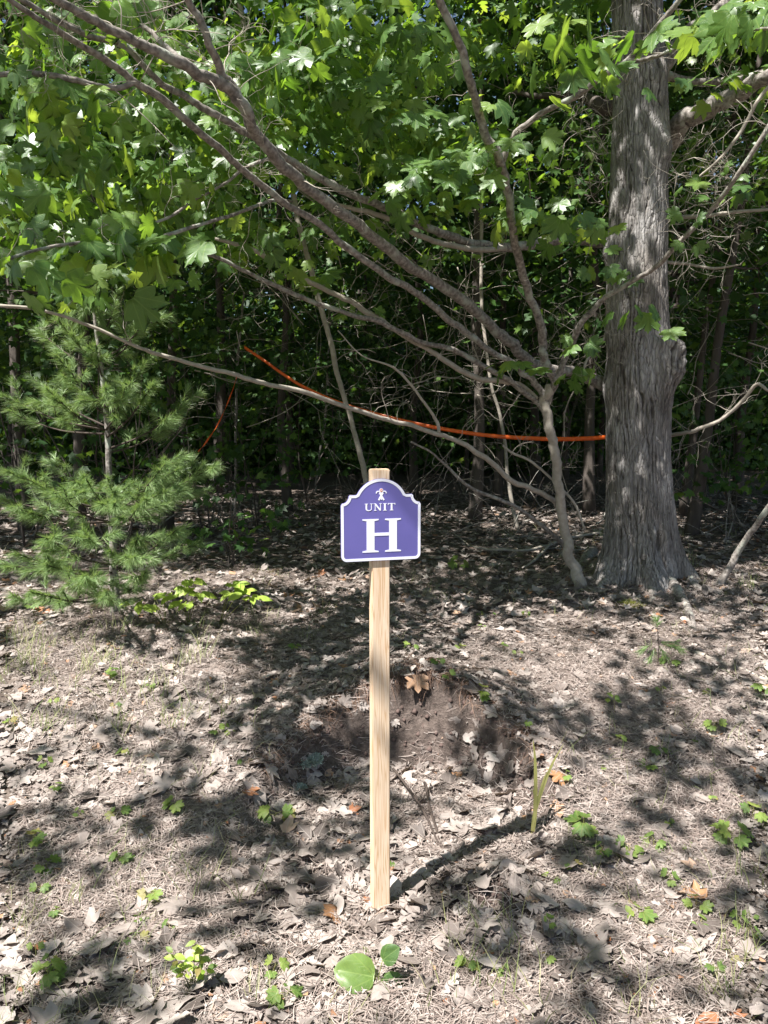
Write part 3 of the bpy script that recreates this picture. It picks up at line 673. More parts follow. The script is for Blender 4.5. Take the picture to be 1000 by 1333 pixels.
RA = [(722, 497, 5.45, 10), (738, 465, 5.4, 9), (755, 425, 5.2, 9), (780, 395, 5.1, 8), (800, 380, 5.0, 7), (850, 350, 4.8, 7), (890, 310, 4.6, 7), (930, 270, 4.5, 7), (970, 215, 4.3, 7), (1000, 165, 4.2, 7), (1040, 110, 4.1, 6)]
RA2 = [(1010, 100, 4.6, 5), (985, 135, 4.65, 5), (965, 170, 4.7, 5), (945, 198, 4.75, 4), (920, 222, 4.8, 3), (900, 238, 4.85, 2)]
A_ = [(713, 528, 5.5, 11), (705, 512, 5.48, 10), (695, 498, 5.45, 10), (680, 483, 5.4, 10), (662, 470, 5.3, 9), (635, 455, 5.2, 9), (608, 434, 5.05, 10), (584, 416, 4.95, 10), (550, 388, 4.8, 10), (515, 366, 4.6, 10), (478, 341, 4.4, 10), (442, 314, 4.25, 10), (409, 287, 4.1, 10), (370, 263, 3.9, 10), (331, 233, 3.75, 10), (295, 203, 3.6, 10), (255, 168, 3.4, 10), (210, 129, 3.2, 11), (174, 105, 3.1, 10), (135, 78, 3.0, 10), (84, 45, 2.85, 9), (39, 18, 2.7, 8), (0, -10, 2.6, 7)]
A2 = [(176, 107, 3.1, 8), (150, 114, 3.05, 8), (125, 111, 3.0, 8), (100, 105, 2.95, 8), (60, 97, 2.9, 8), (0, 97, 2.8, 7), (-30, 98, 2.75, 6)]
A3 = [(84, 45, 2.85, 5), (110, 58, 2.9, 4), (165, 62, 3.0, 4), (50, 62, 2.8, 5), (0, 66, 2.8, 5)]
B_ = [(712, 540, 5.5, 9), (700, 523, 5.5, 8), (685, 512, 5.45, 8), (668, 500, 5.4, 8), (635, 479, 5.3, 8), (596, 458, 5.2, 8), (560, 449, 5.1, 7), (530, 437, 5.0, 7), (500, 421, 4.9, 8), (460, 410, 4.8, 7), (415, 395, 4.7, 7), (370, 377, 4.5, 7), (325, 356, 4.4, 6), (289, 338, 4.3, 6), (250, 323, 4.2, 5)]
C_ = [(700, 520, 5.5, 6), (680, 503, 5.5, 7), (656, 497, 5.4, 8), (611, 488, 5.3, 8), (581, 470, 5.2, 8), (558, 455, 5.15, 7), (536, 443, 5.1, 7), (515, 430, 5.0, 7), (490, 413, 4.95, 8), (462, 396, 4.9, 8), (442, 386, 4.85, 7), (410, 370, 4.8, 7), (379, 353, 4.7, 7), (328, 325, 4.6, 7), (280, 311, 4.5, 4)]
E1 = [(726, 660, 5.75, 8), (715, 648, 5.7, 8), (690, 635, 5.6, 8), (665, 625, 5.5, 8), (640, 602, 5.4, 8), (615, 585, 5.3, 8), (590, 572, 5.2, 7), (570, 566, 5.1, 7), (535, 554, 5.0, 7), (500, 545, 4.9, 7), (450, 529, 4.75, 7), (400, 512, 4.6, 7), (350, 500, 4.5, 7), (300, 487, 4.35, 7), (250, 474, 4.2, 6), (200, 459, 4.1, 6), (180, 452, 4.0, 5), (120, 425, 3.9, 5), (60, 405, 3.8, 5), (0, 398, 3.7, 5)]
F1 = [(738, 718, 5.85, 8), (725, 700, 5.8, 7), (700, 680, 5.7, 6), (675, 662, 5.6, 6), (650, 650, 5.5, 6), (610, 633, 5.4, 5), (580, 605, 5.3, 4), (560, 588, 5.2, 3), (535, 575, 5.1, 3)]
G1 = [(572, 563, 5.1, 5), (568, 548, 5.1, 5), (558, 532, 5.05, 4), (539, 506, 5.0, 4), (521, 485, 4.95, 4), (505, 475, 4.9, 3), (470, 462, 4.9, 2), (440, 430, 4.9, 2)]
I1 = [(405, 283, 6.5, 3), (380, 262, 4.5, 4), (350, 262, 4.3, 5), (325, 272, 4.1, 5), (290, 284, 3.9, 5), (250, 296, 3.7, 5), (200, 312, 3.5, 6), (150, 317, 3.3, 5), (100, 316, 3.1, 5), (50, 325, 3.0, 5), (0, 340, 2.8, 5), (-20, 345, 2.8, 4)]
I2 = [(350, 206, 4.0, 5), (320, 218, 3.95, 5), (295, 238, 3.9, 4), (250, 262, 3.8, 4), (215, 285, 3.7, 4), (150, 300, 3.6, 3), (80, 302, 3.5, 3)]
J1 = [(655, 580, 5.6, 3), (668, 590, 5.6, 4), (690, 600, 5.6, 4), (712, 618, 5.65, 4), (735, 640, 5.7, 4), (750, 660, 5.7, 4), (762, 690, 5.7, 3)]
K1 = [(790, 430, 5.9, 4), (783, 448, 5.85, 4), (768, 463, 5.8, 4), (757, 487, 5.7, 3)]
young_pts = []
for s_, (tr, mt) in enumerate([(S0, M_PALE), (D_, M_BRANCH), (D2, M_BRANCH), (D3, M_BRANCH), (RA, M_BRANCH), (RA2, M_PALE), (A_, M_BRANCH), (A2, M_BRANCH), (B_, M_BRANCH), (C_, M_PALE), (E1, M_PALE), (F1, M_BRANCH), (G1, M_PALE), (I1[1:], M_BRANCH), (I2, M_BRANCH), (J1, M_PALE), (K1, M_PALE)]):
    o_, pts = add_branch(young, tr, mt, 'trunk' if s_ == 0 else 'branch', seed=s_ + 50); young_pts.append(pts)
tw = Acc()
for k_, pts in enumerate(young_pts):
    for q in range({0: 3, 1: 12, 9: 14, 10: 9, 11: 8, 8: 12}.get(k_, 9)):
        p_ = pts[rnd.randrange(3, len(pts))]
        crooked(tw, p_, (rnd.gauss(-.2, .7), rnd.gauss(0, .5), rnd.gauss(.15, .6)), rnd.uniform(.12, .45), rnd.uniform(.0012, .003), rnd.random(), jit=.32)
tag(tw.build('dead_twigs', M_PALE, young), kind='stuff')

PINEC = P(130, 540, 4.9); PLC = P(260, 775, 4.9)
def sun_open(C, keep=.25, rad=1.0):
    q = np.asarray(C) - PINEC; t = q @ SUNV; dd = np.linalg.norm(q - t[:, None] * SUNV, axis=1)
    q = np.asarray(C) - PLC; t2_ = q @ SUNV; d2_ = np.linalg.norm(q - t2_[:, None] * SUNV, axis=1)
    return ((t < 0) | (dd > rad) | (rng.random(len(C)) < keep)) & ((t2_ < 0) | (d2_ > .6))
# ------------------------------------------------------------------ near leaves of both trees
def near_clumps(cl):
    parts = []
    for (px, py, d, w_, h_, n_, s_) in cl:
        m_ = max(1, n_ // 6)
        C = np.array([P(rnd.gauss(px, w_ * .5), rnd.gauss(py, h_ * .5), d + rnd.uniform(-.35, .35)) for _ in range(m_)])
        parts.append(sprays(C, 6, .17, s_ * 1.1, bias=(-.25, -.75, .6), jit=.45, down=.75))
    return parts
# (px, py, depth, width, height, leaves, leaf length)
CL_M = [(60, 150, 3.6, 90, 60, 36, .12), (150, 200, 3.8, 110, 60, 40, .12), (40, 210, 3.4, 70, 50, 30, .12), (70, 290, 3.3, 110, 45, 44, .12), (150, 315, 3.2, 70, 35, 30, .125), (25, 330, 3.0, 50, 40, 22, .12),
        (160, 150, 4.4, 120, 60, 40, .115), (60, 60, 3.8, 90, 60, 40, .115), (150, 20, 3.7, 90, 35, 24, .115), (220, 45, 3.3, 80, 40, 20, .115), (330, 90, 4.0, 100, 60, 42, .115), (390, 60, 4.3, 110, 50, 48, .115),
        (440, 30, 4.4, 110, 45, 44, .115), (500, 60, 4.6, 90, 50, 40, .115), (330, 140, 4.4, 80, 40, 26, .115), (440, 120, 4.6, 110, 40, 44, .115), (510, 110, 4.7, 60, 35, 26, .115), (390, 170, 4.8, 90, 40, 34, .115),
        (460, 190, 4.9, 80, 35, 30, .115), (210, 240, 4.2, 90, 35, 36, .115), (290, 260, 4.4, 70, 40, 24, .11), (330, 300, 4.6, 60, 30, 14, .11), (395, 330, 4.6, 50, 30, 10, .11), (250, 160, 4.6, 90, 45, 34, .115),
        (120, 105, 3.1, 80, 30, 14, .12), (30, 110, 3.0, 60, 40, 18, .12), (90, 240, 4.6, 120, 50, 44, .115), (20, 250, 4.4, 60, 50, 26, .115), (230, 320, 3.8, 60, 25, 12, .115), (100, 360, 4.6, 90, 20, 16, .11),
        (540, 20, 5.0, 60, 30, 20, .115), (300, 200, 4.8, 90, 30, 30, .115)]
CL_Y = [(575, 215, 4.5, 55, 45, 54, .115), (540, 230, 4.6, 35, 30, 22, .115), (610, 225, 4.5, 40, 50, 26, .115), (700, 275, 4.7, 50, 25, 26, .12), (745, 290, 4.7, 40, 25, 20, .12), (690, 205, 4.3, 25, 35, 10, .12), (640, 140, 4.2, 25, 25, 8, .12),
        (800, 345, 4.9, 30, 12, 10, .12), (828, 402, 4.7, 18, 10, 4, .13), (683, 468, 5.0, 25, 15, 9, .12), (745, 430, 5.2, 25, 25, 9, .12), (750, 470, 5.2, 30, 20, 6, .12), (770, 75, 3.2, 35, 20, 14, .125), (735, 25, 3.0, 30, 10, 7, .13),
        (840, 60, 3.3, 40, 20, 10, .12), (940, 10, 3.0, 50, 16, 16, .13), (900, 225, 4.3, 40, 8, 8, .10), (985, 15, 3.0, 25, 20, 10, .125), (450, 390, 4.9, 25, 12, 9, .10), (388, 360, 4.7, 20, 12, 8, .11), (470, 410, 4.9, 20, 8, 6, .09), (895, 280, 4.3, 20, 10, 5, .09), (560, 120, 4.4, 50, 40, 16, .115)]
def build_near(cl, parent, nmax=300):
    parts = near_clumps(cl)
    pos, tip, nor, size = [np.concatenate(q) for q in zip(*parts)]
    px, py = proj(pos); d = pos[:, 1]
    inview = (px > -10) & (px < 1010) & (py > -10) & (py < 1340)
    order = np.argsort(-(size / d) * inview)
    hero = order[:nmax]; rest = order[nmax:]
    me_t = []
    for (tv, tf, uv) in T_NEAR:
        me = mesh_np('leaf', tv, tf, np.full(len(tv), .5), uv=uv, smooth=True); me.materials.append(M_LEAF); me_t.append(me)
    from mathutils import Matrix
    inv = parent_inv(parent)
    for ix in hero:
        t_ = tip[ix] / np.linalg.norm(tip[ix]); s_ = np.cross(t_, nor[ix]); s_ /= np.linalg.norm(s_); n_ = np.cross(s_, t_); k = size[ix]
        o_ = bpy.data.objects.new('leaf', me_t[int(rng.integers(len(me_t)))]); COL.objects.link(o_); o_.parent = parent; o_.matrix_parent_inverse = inv
        M = Matrix(((s_[0] * k, t_[0] * k, n_[0] * k, pos[ix][0]), (s_[1] * k, t_[1] * k, n_[1] * k, pos[ix][1]), (s_[2] * k, t_[2] * k, n_[2] * k, pos[ix][2]), (0, 0, 0, 1)))
        o_.matrix_basis = M
    if len(rest):
        V, F, A_r, U = place(T_NEAR, pos[rest], tip[rest], nor[rest], size[rest])
        tag(obj('foliage', mesh_np('foliage', V, F, A_r, uv=U, smooth=True), M_LEAF, parent), kind='stuff')
build_near(CL_M, maple); build_near(CL_Y, young)

# the maple's crown behind the near leaves and above the picture
parts = []
C = []
while len(C) < 640:
    px = rnd.uniform(-60, 620) if rnd.random() < .72 else rnd.uniform(600, 1060); py = rnd.uniform(-60, 330); d = rnd.uniform(5.0, 8.8)
    if vnoise(px / 85 + d * 1.2, py / 42 + d * .6) < .56: continue
    if py > 210 and 330 < px and rnd.random() < .7: continue
    if 770 < px < 900 and d < 6.6: continue
    C.append(P(px, py, d))
C = np.array(C); C = C[sun_open(C, .1, 1.2)]
parts.append(sprays(C, 9, .24, .125, bias=(-.25, -.5, .8), jit=.5))
C = []  # unseen leaf clumps added on the sun side to shade the trunk
for q in range(48):
    C.append(P(rnd.uniform(800, 870), rnd.uniform(-60, 270), 6.0) + SUNV * rnd.uniform(2.2, 3.4) + np.array([rnd.gauss(0, .12), rnd.gauss(0, .12), 0]))
for q in range(14): C.append(P(rnd.uniform(800, 870), rnd.uniform(520, 640), 6.0) + SUNV * rnd.uniform(3.5, 4.2))
parts.append(sprays(np.array(C), 7, .2, .12, bias=(-.3, -.3, .9), jit=.5))
foliage('foliage', parts, T_MID, M_LEAF2, maple)

# ------------------------------------------------------------------ unseen canopy added above the clearing, leaves placed to dapple the ground
LIT = [(120, 900, 190, 75, .04), (280, 862, 80, 26, .05), (40, 1010, 110, 70, .12), (240, 1010, 90, 35, .3), (540, 955, 38, 50, .1), (520, 1210, 60, 35, .15), (310, 1310, 120, 35, .35), (640, 800, 150, 40, .4), (720, 860, 200, 60, .35), (940, 860, 90, 60, .3), (120, 1190, 110, 55, .35), (900, 1230, 110, 60, .35), (420, 790, 40, 20, .2), (560, 1060, 80, 40, .4), (620, 1310, 110, 40, .6)]
DARK = [(400, 860, 95, 32), (330, 950, 75, 45), (420, 1010, 60, 40), (250, 1085, 120, 32), (110, 1105, 90, 28), (340, 1140, 100, 45), (640, 985, 50, 45), (780, 945, 70, 22), (620, 1190, 70, 34), (590, 1130, 90, 50), (400, 775, 210, 52), (660, 765, 130, 28), (655, 1245, 62, 62), (60, 1085, 55, 30), (720, 1120, 90, 26), (880, 1010, 80, 18), (500, 700, 460, 52), (880, 1290, 70, 25), (60, 1250, 50, 30)]
def is_dark(gx, gy):
    px, py = proj(np.array([gx, gy, float(H(gx, gy))]))
    return any(((px - a) / c) ** 2 + ((py - b) / d) ** 2 < 1 for a, b, c, d in DARK)
def lit_prob(gx, gy):
    px, py = proj(np.array([gx, gy, float(H(gx, gy))]))
    k = 1.0
    if py < 700: k = 1.0
    for (cx, cy, rx, ry, v) in LIT:
        e = ((px - cx) / rx) ** 2 + ((py - cy) / ry) ** 2
        if e < 1.25: k = min(k, v if e < .8 else v + (1 - v) * (e - .8) / .45)
    return k
shade = empty('added_shade_tree', (-6.5, 1.6, float(H(-6.5, 1.6))), 'unseen maple added left of the view, its leaves set to dapple the clearing', 'tree')
ac = Acc(); V_, F_ = tube([(-6.5, 1.6, -.2), (-6.4, 1.6, 2), (-6.2, 1.7, 5), (-6.0, 1.8, 8), (-5.9, 1.9, 10.5)], [.3, .22, .18, .12, .03], 12); ac.add(V_, F_); ac.build('trunk', M_DARKB, shade, True)
Q_ = 90000
gxv = rng.uniform(-4.8, 4.6, Q_); gyv = rng.uniform(.2, 9.6, Q_); gzv = H(gxv, gyv)
pxv, pyv = proj(np.column_stack([gxv, gyv, gzv])); nv = .62 * fbm(gxv * 1.7 + 3, gyv * 1.5 + 8, 3) + .38 * fbm(gxv * 6.5 + 1, gyv * 5 + 2, 2)
dk = np.zeros(Q_, bool); kp = np.ones(Q_)
for (a_, b_, c_, d_) in DARK: dk |= ((pxv - a_) / c_) ** 2 + ((pyv - b_) / d_) ** 2 < 1
for (cx, cy, rx, ry, v) in LIT:
    e_ = ((pxv - cx) / rx) ** 2 + ((pyv - cy) / ry) ** 2
    kp = np.minimum(kp, np.where(e_ < .8, v, np.where(e_ < 1.25, v + (1 - v) * (e_ - .8) / .45, 1)))
thr = np.where(gyv > 2.2, .475, .46)
onpost = (np.abs((gxv - SP[0]) - (gyv - SP[1]) * SUNV[0] / SUNV[1]) < np.where(gyv > SP[1] + .28, .42, .14)) & (gyv > SP[1] - .1) & (gyv < SP[1] + .75)
ok_ = ((nv > thr) | dk | ((gyv > 5.8) & (nv > .42) & ((gxv > 1.5) | (rng.random(Q_) < .5)))) & (rng.random(Q_) < kp) & ~onpost
zcv = np.maximum(4.6, 1.9 + .62 * gyv) + rng.uniform(0, 1.8, Q_)
CS = (np.column_stack([gxv, gyv, np.full(Q_, .2)]) + SUNV[None] * (zcv / SUNV[2])[:, None])[ok_][:5600]
CS = CS[sun_open(CS, .04, 1.25)]
foliage('foliage', [sprays(CS, 4, .09, .105, bias=(-.3, -.1, 1), jit=.5, down=.3)], T_LOW, M_LEAF2, shade)
ac = Acc()
for q in range(9):
    e_ = CS[rnd.randrange(len(CS))]; s0 = np.array([-6.1, 1.75, rnd.uniform(4.5, 8)]); mid = (s0 + e_) / 2 + np.array([0, 0, .3])
    V_, F_ = tube([s0, mid, e_], [.03, .015, .004], 6); ac.add(V_, F_)
tag(ac.build('branches', M_BRANCH, shade, True), kind='stuff')

# ------------------------------------------------------------------ background forest
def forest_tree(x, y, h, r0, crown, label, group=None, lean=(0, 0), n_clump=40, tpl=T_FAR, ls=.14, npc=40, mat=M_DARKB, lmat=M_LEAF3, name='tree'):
    z0 = float(H(x, y)) - .05
    t = empty(name, (x, y, z0), label, 'tree', group)
    rr = random.Random(int(x * 100 + y * 7)); pts = []; k = 6
    for i_ in range(k + 1):
        f = i_ / k; pts.append((x + lean[0] * h * f + rr.gauss(0, .04) * h * .12 * (f > 0), y + lean[1] * h * f, z0 + h * f))
    rad = [r0 * (1 - .8 * (i_ / k)) for i_ in range(k + 1)]; rad[0] *= 1.35
    V_, F_ = tube(pts, rad, 9, 4, .03, 1); ac = Acc(); ac.add(V_, F_, .5); ac.build('trunk', mat, t, True)
    # limbs
    ac = Acc()
    for q in range(7):
        f = rr.uniform(.25, .9); b0 = Vector(pts[0]).lerp(Vector(pts[-1]), f)
        a = rr.uniform(0, 6.28); crooked(ac, b0, (math.cos(a), math.sin(a), rr.uniform(-.1, .5)), rr.uniform(.8, 2.0), r0 * .22, rr.random(), 0, 1, 5, .22, 3)
    tag(ac.build('limbs', mat, t), kind='stuff')
    if n_clump:
        zc0, zc1, rc = crown; C = []
        while len(C) < n_clump:
            a = rr.uniform(0, 6.283); rho = rc * math.sqrt(rr.random()); zz_ = rr.uniform(zc0, zc1); f = (zz_ - zc0) / (zc1 - zc0)
            rho *= .55 + .75 * math.sin(math.pi * min(1, f * .8 + .2))
            C.append((x + lean[0] * zz_ + rho * math.cos(a), y + lean[1] * zz_ + rho * math.sin(a), zz_))
        C = np.array(C); m_ = len(C); N_ = m_ * npc
        c = np.repeat(C, npc, 0); pos = c + rng.normal(0, 1, (N_, 3)) * np.array([.42, .42, .13])
        pos[:, 2] -= .25 * np.hypot(pos[:, 0] - c[:, 0], pos[:, 1] - c[:, 1])
        tip = rng.normal(0, 1, (N_, 3)); tip[:, 2] = -.4
        nor = np.array([-.1, -.35, .8]) + rng.normal(0, .5, (N_, 3))
        V_, F_, A_r, U = place(tpl, pos, tip, nor, ls * rng.uniform(.6, 1.2, N_))
        tag(obj('crown', mesh_np('crown', V_, F_, A_r), lmat, t), kind='stuff')
    return t
def at(px, y): return P(px, 580, y)[0]
GRP = 'slender trees of the shaded wood'
# trees one can pick out
PICK = [(905, 9.0, 8, 0.068, (3.2, 8, 2.0), 'dark straight trunk leaning behind the big maple, on its right', (.10, .0)),
        (893, 11.0, 9, 0.061, (3.5, 9, 2.2), 'slim trunk leaning right, just behind the dark trunk right of the big maple', (.08, 0)),
        (620, 10.5, 9, 0.082, (3.2, 9, 2.2), 'thick dark trunk behind the middle of the orange ribbon', (0, 0)),
        (648, 12.5, 9, 0.068, (3.2, 9, 2.0), 'dark trunk between the ribbon and the crooked young tree', (.01, 0)),
        (375, 11.5, 9, 0.068, (3.0, 9, 2.4), 'dark trunk in the shade left of the sign, under the pale long branch', (0, 0)),
        (100, 8.0, 8, 0.061, (3.0, 8, 2.2), 'dark leaning trunk behind the young pine', (.08, 0)),
        (30, 9.5, 8, 0.082, (3.0, 9, 2.4), 'dark trunk at the edge of the wood left of the young pine', (-.04, 0)),
        (215, 9.5, 8, .07, (3.0, 8, 2.0), 'thin trunk just right of the young pine top', (.04, 0)),
        (540, 14, 10, 0.075, (3.2, 10, 2.6), 'dark trunk seen above the sign, far behind the ribbon', (0, 0)),
        (965, 12.5, 9, .08, (3.0, 9, 2.2), 'thin dark trunk near the sunny gap right of the big maple', (.02, 0)),
        (700, 15, 10, .10, (3.2, 10, 2.6), 'dark trunk far behind the crooked young tree', (-.02, 0)),
        (770, 11, 9, .08, (3.2, 9, 2.2), 'thin trunk close to the left edge of the big maple trunk', (.0, 0))]
for (px, y, h, r0, cr, lb, ln) in PICK:
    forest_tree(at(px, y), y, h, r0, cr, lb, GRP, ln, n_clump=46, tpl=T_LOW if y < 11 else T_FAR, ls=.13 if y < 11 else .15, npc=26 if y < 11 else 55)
seen = 0
rr = random.Random(5)
spots = [(at(px, y), y) for (px, y, *_r) in PICK]
while seen < 40:
    y = rr.uniform(13, 34); x = rr.uniform(-.62, .62) * y * 1.15
    if any(math.hypot(x - a, y - b_) < 1.7 for a, b_ in spots): continue
    if 6.5 < x < 11 and 15 < y < 26: continue
    spots.append((x, y)); seen += 1
    forest_tree(x, y, rr.uniform(9, 13) + (y > 22) * 7, rr.uniform(.05, .11), (2.4, 11 + (y > 22) * 8, 2.8), ('slim' if y < 20 else 'very distant slim' if y < 27 else 'faintest, farthest slim') + ' dark forest tree ' + ('behind the young pine' if x / y < -.28 else 'under the long bare limbs left of the sign' if x / y < -.03 else 'behind the crooked young tree' if x / y < .28 else 'right of the big maple'), GRP, (rr.gauss(0, .04), 0), n_clump=60 + int((y > 22) * 30), npc=50, ls=.17 + .002 * y)
# trees beside the view keep the wood dark
for (x, y) in [(-7.5, 6), (-9, 10), (7.5, 7.5), (9.5, 11), (-12, 15), (14, 14), (-5.5, 7.6), (5.2, 8.6)]:
    forest_tree(x, y, 10, .12, (3.0, 10, 2.6), 'leafy forest tree ' + ('left' if x < 0 else 'right') + ' of the clearing, %s the side of the view' % ('close at' if y < 9 else 'farther back at'), 'trees beside the clearing', (0, 0), n_clump=60, tpl=T_LOW, ls=.15, npc=22)
# understorey
def shrub(x, y, h, w_, n_, label, group, ls=.10, tpl=T_LOW):
    z0 = float(H(x, y)); t = empty('understorey_shrub', (x, y, z0), label, 'shrub', group)
    ac = Acc()
    for q in range(4): crooked(ac, (x + rnd.gauss(0, .05), y, z0 - .05), (rnd.gauss(0, .35), rnd.gauss(0, .3), 1), h, .012, rnd.random(), 0, 1, 6, .15, 3)
    tag(ac.build('stems', M_DARKB, t), kind='stuff')
    N_ = n_; C = np.column_stack([rng.normal(x, w_, N_), rng.normal(y, w_ * .6, N_), z0 + h * (.25 + .75 * rng.random(N_))])
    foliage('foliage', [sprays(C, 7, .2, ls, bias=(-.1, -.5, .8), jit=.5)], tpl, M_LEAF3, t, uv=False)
UN = [(30, 8, 2.8, .6, 66, 'behind the left side of the young pine'), (110, 8.6, 2.8, .6, 66, 'behind the top of the young pine'), (200, 8.0, 2.7, .6, 66, 'right of the young pine'), (270, 8.8, 2.6, .6, 60, 'left of the loose ribbon end'), (330, 9.5, 2.4, .6, 50, 'under the far end of the orange ribbon'),
      (150, 7.0, 2.2, .5, 34, 'close behind the young pine'), (960, 9, 2.4, .6, 54, 'right of the leaning dark trunk'), (1010, 8, 2.2, .6, 40, 'at the right edge behind the big maple'), (920, 12, 2.6, .8, 60, 'far behind the big maple'), (450, 11, 2.8, .8, 60, 'behind the tall pale sapling'),
      (540, 12, 3.0, .8, 60, 'far behind the sign'), (300, 6.9, .7, .3, 14, 'low beside the thin upright stem'), (600, 13, 3.2, .9, 60, 'behind the ribbon middle'), (700, 12, 3.2, .8, 60, 'behind the crooked young tree'), (400, 13, 3.2, .9, 60, 'deep in the wood left of the sign'), (780, 13, 3.0, .8, 50, 'just left of the big maple trunk')]
for k_, (px, y, h, w_, n_, wh) in enumerate(UN):
    shrub(at(px, y), y, h, w_, n_, 'dark leafy shrub in the shade ' + wh, 'understorey shrubs')
# far thicket that closes the view at eye level
N_ = 24000; xx = rng.uniform(-30, 30, N_); yy = rng.uniform(21, 34, N_); z = H(xx, yy) + 4.2 * rng.random(N_) ** 1.1
k = ~((xx > 7) & (xx < 12) & (yy < 25)); C = np.column_stack([xx, yy, z])[k]
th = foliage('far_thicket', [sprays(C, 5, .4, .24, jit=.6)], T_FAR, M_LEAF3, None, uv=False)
tag(th, 'dense dark undergrowth closing the view deep in the wood', 'undergrowth')
# far wood behind
N_ = 62000; xx = rng.uniform(-48, 48, N_); yy = rng.uniform(36, 50, N_); z = .5 + 24 * rng.random(N_) ** 1.3
k = fbm(xx * .35, z * .4, 3) > np.where(z > 13, .52, .24); C = np.column_stack([xx, yy, z])[k]
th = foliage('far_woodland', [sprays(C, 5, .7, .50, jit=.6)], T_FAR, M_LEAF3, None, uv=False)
tag(th, 'far green woodland mass behind the slender trees', 'woodland')
# unseen leaf layer added overhead to keep the forest floor dark
N_ = 36000; xx = rng.uniform(-18, 15, N_); yy = rng.uniform(5.6, 26, N_); z = 1.55 + .62 * yy + rng.uniform(.3, 4.5, N_)
k = (fbm(xx * .8, yy * .8, 3) > .38) & ((yy > 8.2) | (xx > 1.2) | (rng.random(N_) < .15)) & ~((xx > 1) & (yy > 15) & (fbm(xx * .4 + 5, yy * .4, 2) > .5)); C = np.column_stack([xx, yy, z])[k]
th = foliage('added_canopy', [sprays(C, 8, .38, .23, bias=(0, 0, 1), jit=.4)], T_FAR, M_LEAF3, None, uv=False)
tag(th, 'unseen leaf layer added high overhead to darken the forest floor', 'canopy')

# two pale thin saplings
def px_sapling(tr, label, mat, sd, leaves=None):
    t = empty('sapling', tuple(P(tr[-1][0], tr[-1][1], tr[-1][2])), label, 'sapling')
    add_branch(t, tr, mat, 'stem', sd, 8, .12)
    tw = Acc(); pts = [P(a, b_, d) for a, b_, d, w_ in tr]
    for q in range(14): crooked(tw, pts[rnd.randrange(len(pts) - 2)], (rnd.gauss(0, 1), rnd.gauss(0, .5), rnd.gauss(.3, .4)), rnd.uniform(.2, .6), .003, rnd.random())
    tag(tw.build('twigs', mat, t), kind='stuff')
g1 = G(490, 722)
px_sapling([(300, -40, g1[1], 7), (325, 60, g1[1], 8), (350, 130, g1[1], 8), (365, 190, g1[1], 8), (379, 242, g1[1], 8), (391, 299, g1[1], 8), (406, 356, g1[1], 8), (418, 404, g1[1], 8), (432, 450, g1[1], 8), (445, 510, g1[1], 8), (460, 560, g1[1], 8), (475, 615, g1[1], 9), (482, 670, g1[1], 9), (486, 724, g1[1], 10)], 'tall thin pale sapling rising behind the sign, leaning left', M_PALE, 3)
g1 = G(672, 690)
px_sapling([(626, 60, g1[1], 3), (625, 200, g1[1], 4), (627, 300, g1[1], 5), (626, 380, g1[1], 5), (632, 440, g1[1], 5), (641, 506, g1[1], 5), (653, 548, g1[1], 5), (659, 599, g1[1], 5), (664, 640, g1[1], 6), (674, 692, g1[1], 6)], 'very thin pale sapling crossing behind the orange ribbon', M_PALE, 4)
g1 = G(408, 640)
px_sapling([(430, 400, g1[1], 3), (428, 460, g1[1], 3), (424, 540, g1[1], 4), (415, 600, g1[1], 4), (411, 643, g1[1], 4)], 'thin stem in the shade just left of the sign', M_BRANCH, 6)
g1 = G(306, 672)
px_sapling([(318, 380, g1[1], 3), (310, 470, g1[1], 4), (308, 540, g1[1], 4), (307, 610, g1[1], 4), (306, 674, g1[1], 4)], 'thin upright stem where the loose ribbon end hangs', M_BRANCH, 7)
g1 = G(938, 765)
t = empty('leaning_stem', tuple(g1), 'dark bare stem leaning to the right out of the roots of the big maple', 'sapling')
add_branch(t, [(932, 770, g1[1], 13), (945, 748, g1[1], 11), (960, 720, g1[1], 10), (978, 692, g1[1] - .1, 9), (1000, 662, g1[1] - .2, 9), (1050, 600, g1[1] - .3, 7)], M_BRANCH, 'stem', 9)
# dead twiggy tangle in the wood
tw = Acc()
for q in range(230):
    d = rnd.uniform(7.5, 14); px = rnd.uniform(-30, 1030); py = rnd.uniform(250, 560)
    crooked(tw, P(px, py, d), (rnd.gauss(0, 1), rnd.gauss(0, .3), rnd.gauss(.0, .5)), rnd.uniform(.6, 1.8), rnd.uniform(.003, .008), rnd.random(), 0, 1, 6, .25)
o_ = tw.build('dead_twigs', M_PALE); tag(o_, 'tangle of thin bare dead twigs filling the shaded wood', 'twigs', kind='stuff')
tw = Acc()
for q in range(160):
    d = rnd.uniform(7.5, 16); x = rnd.uniform(-.55, .55) * d; L_ = rnd.uniform(.4, 1.6)
    crooked(tw, (x, d, float(H(x, d)) + .03), (rnd.gauss(0, 1), rnd.gauss(0, .7), abs(rnd.gauss(.1, .5))), L_, rnd.uniform(.004, .012), rnd.random(), 0, 1, 5, .2)
o_ = tw.build('fallen_sticks', M_BRANCH); tag(o_, 'fallen sticks and brush lying on the shaded forest floor', 'sticks', kind='stuff')

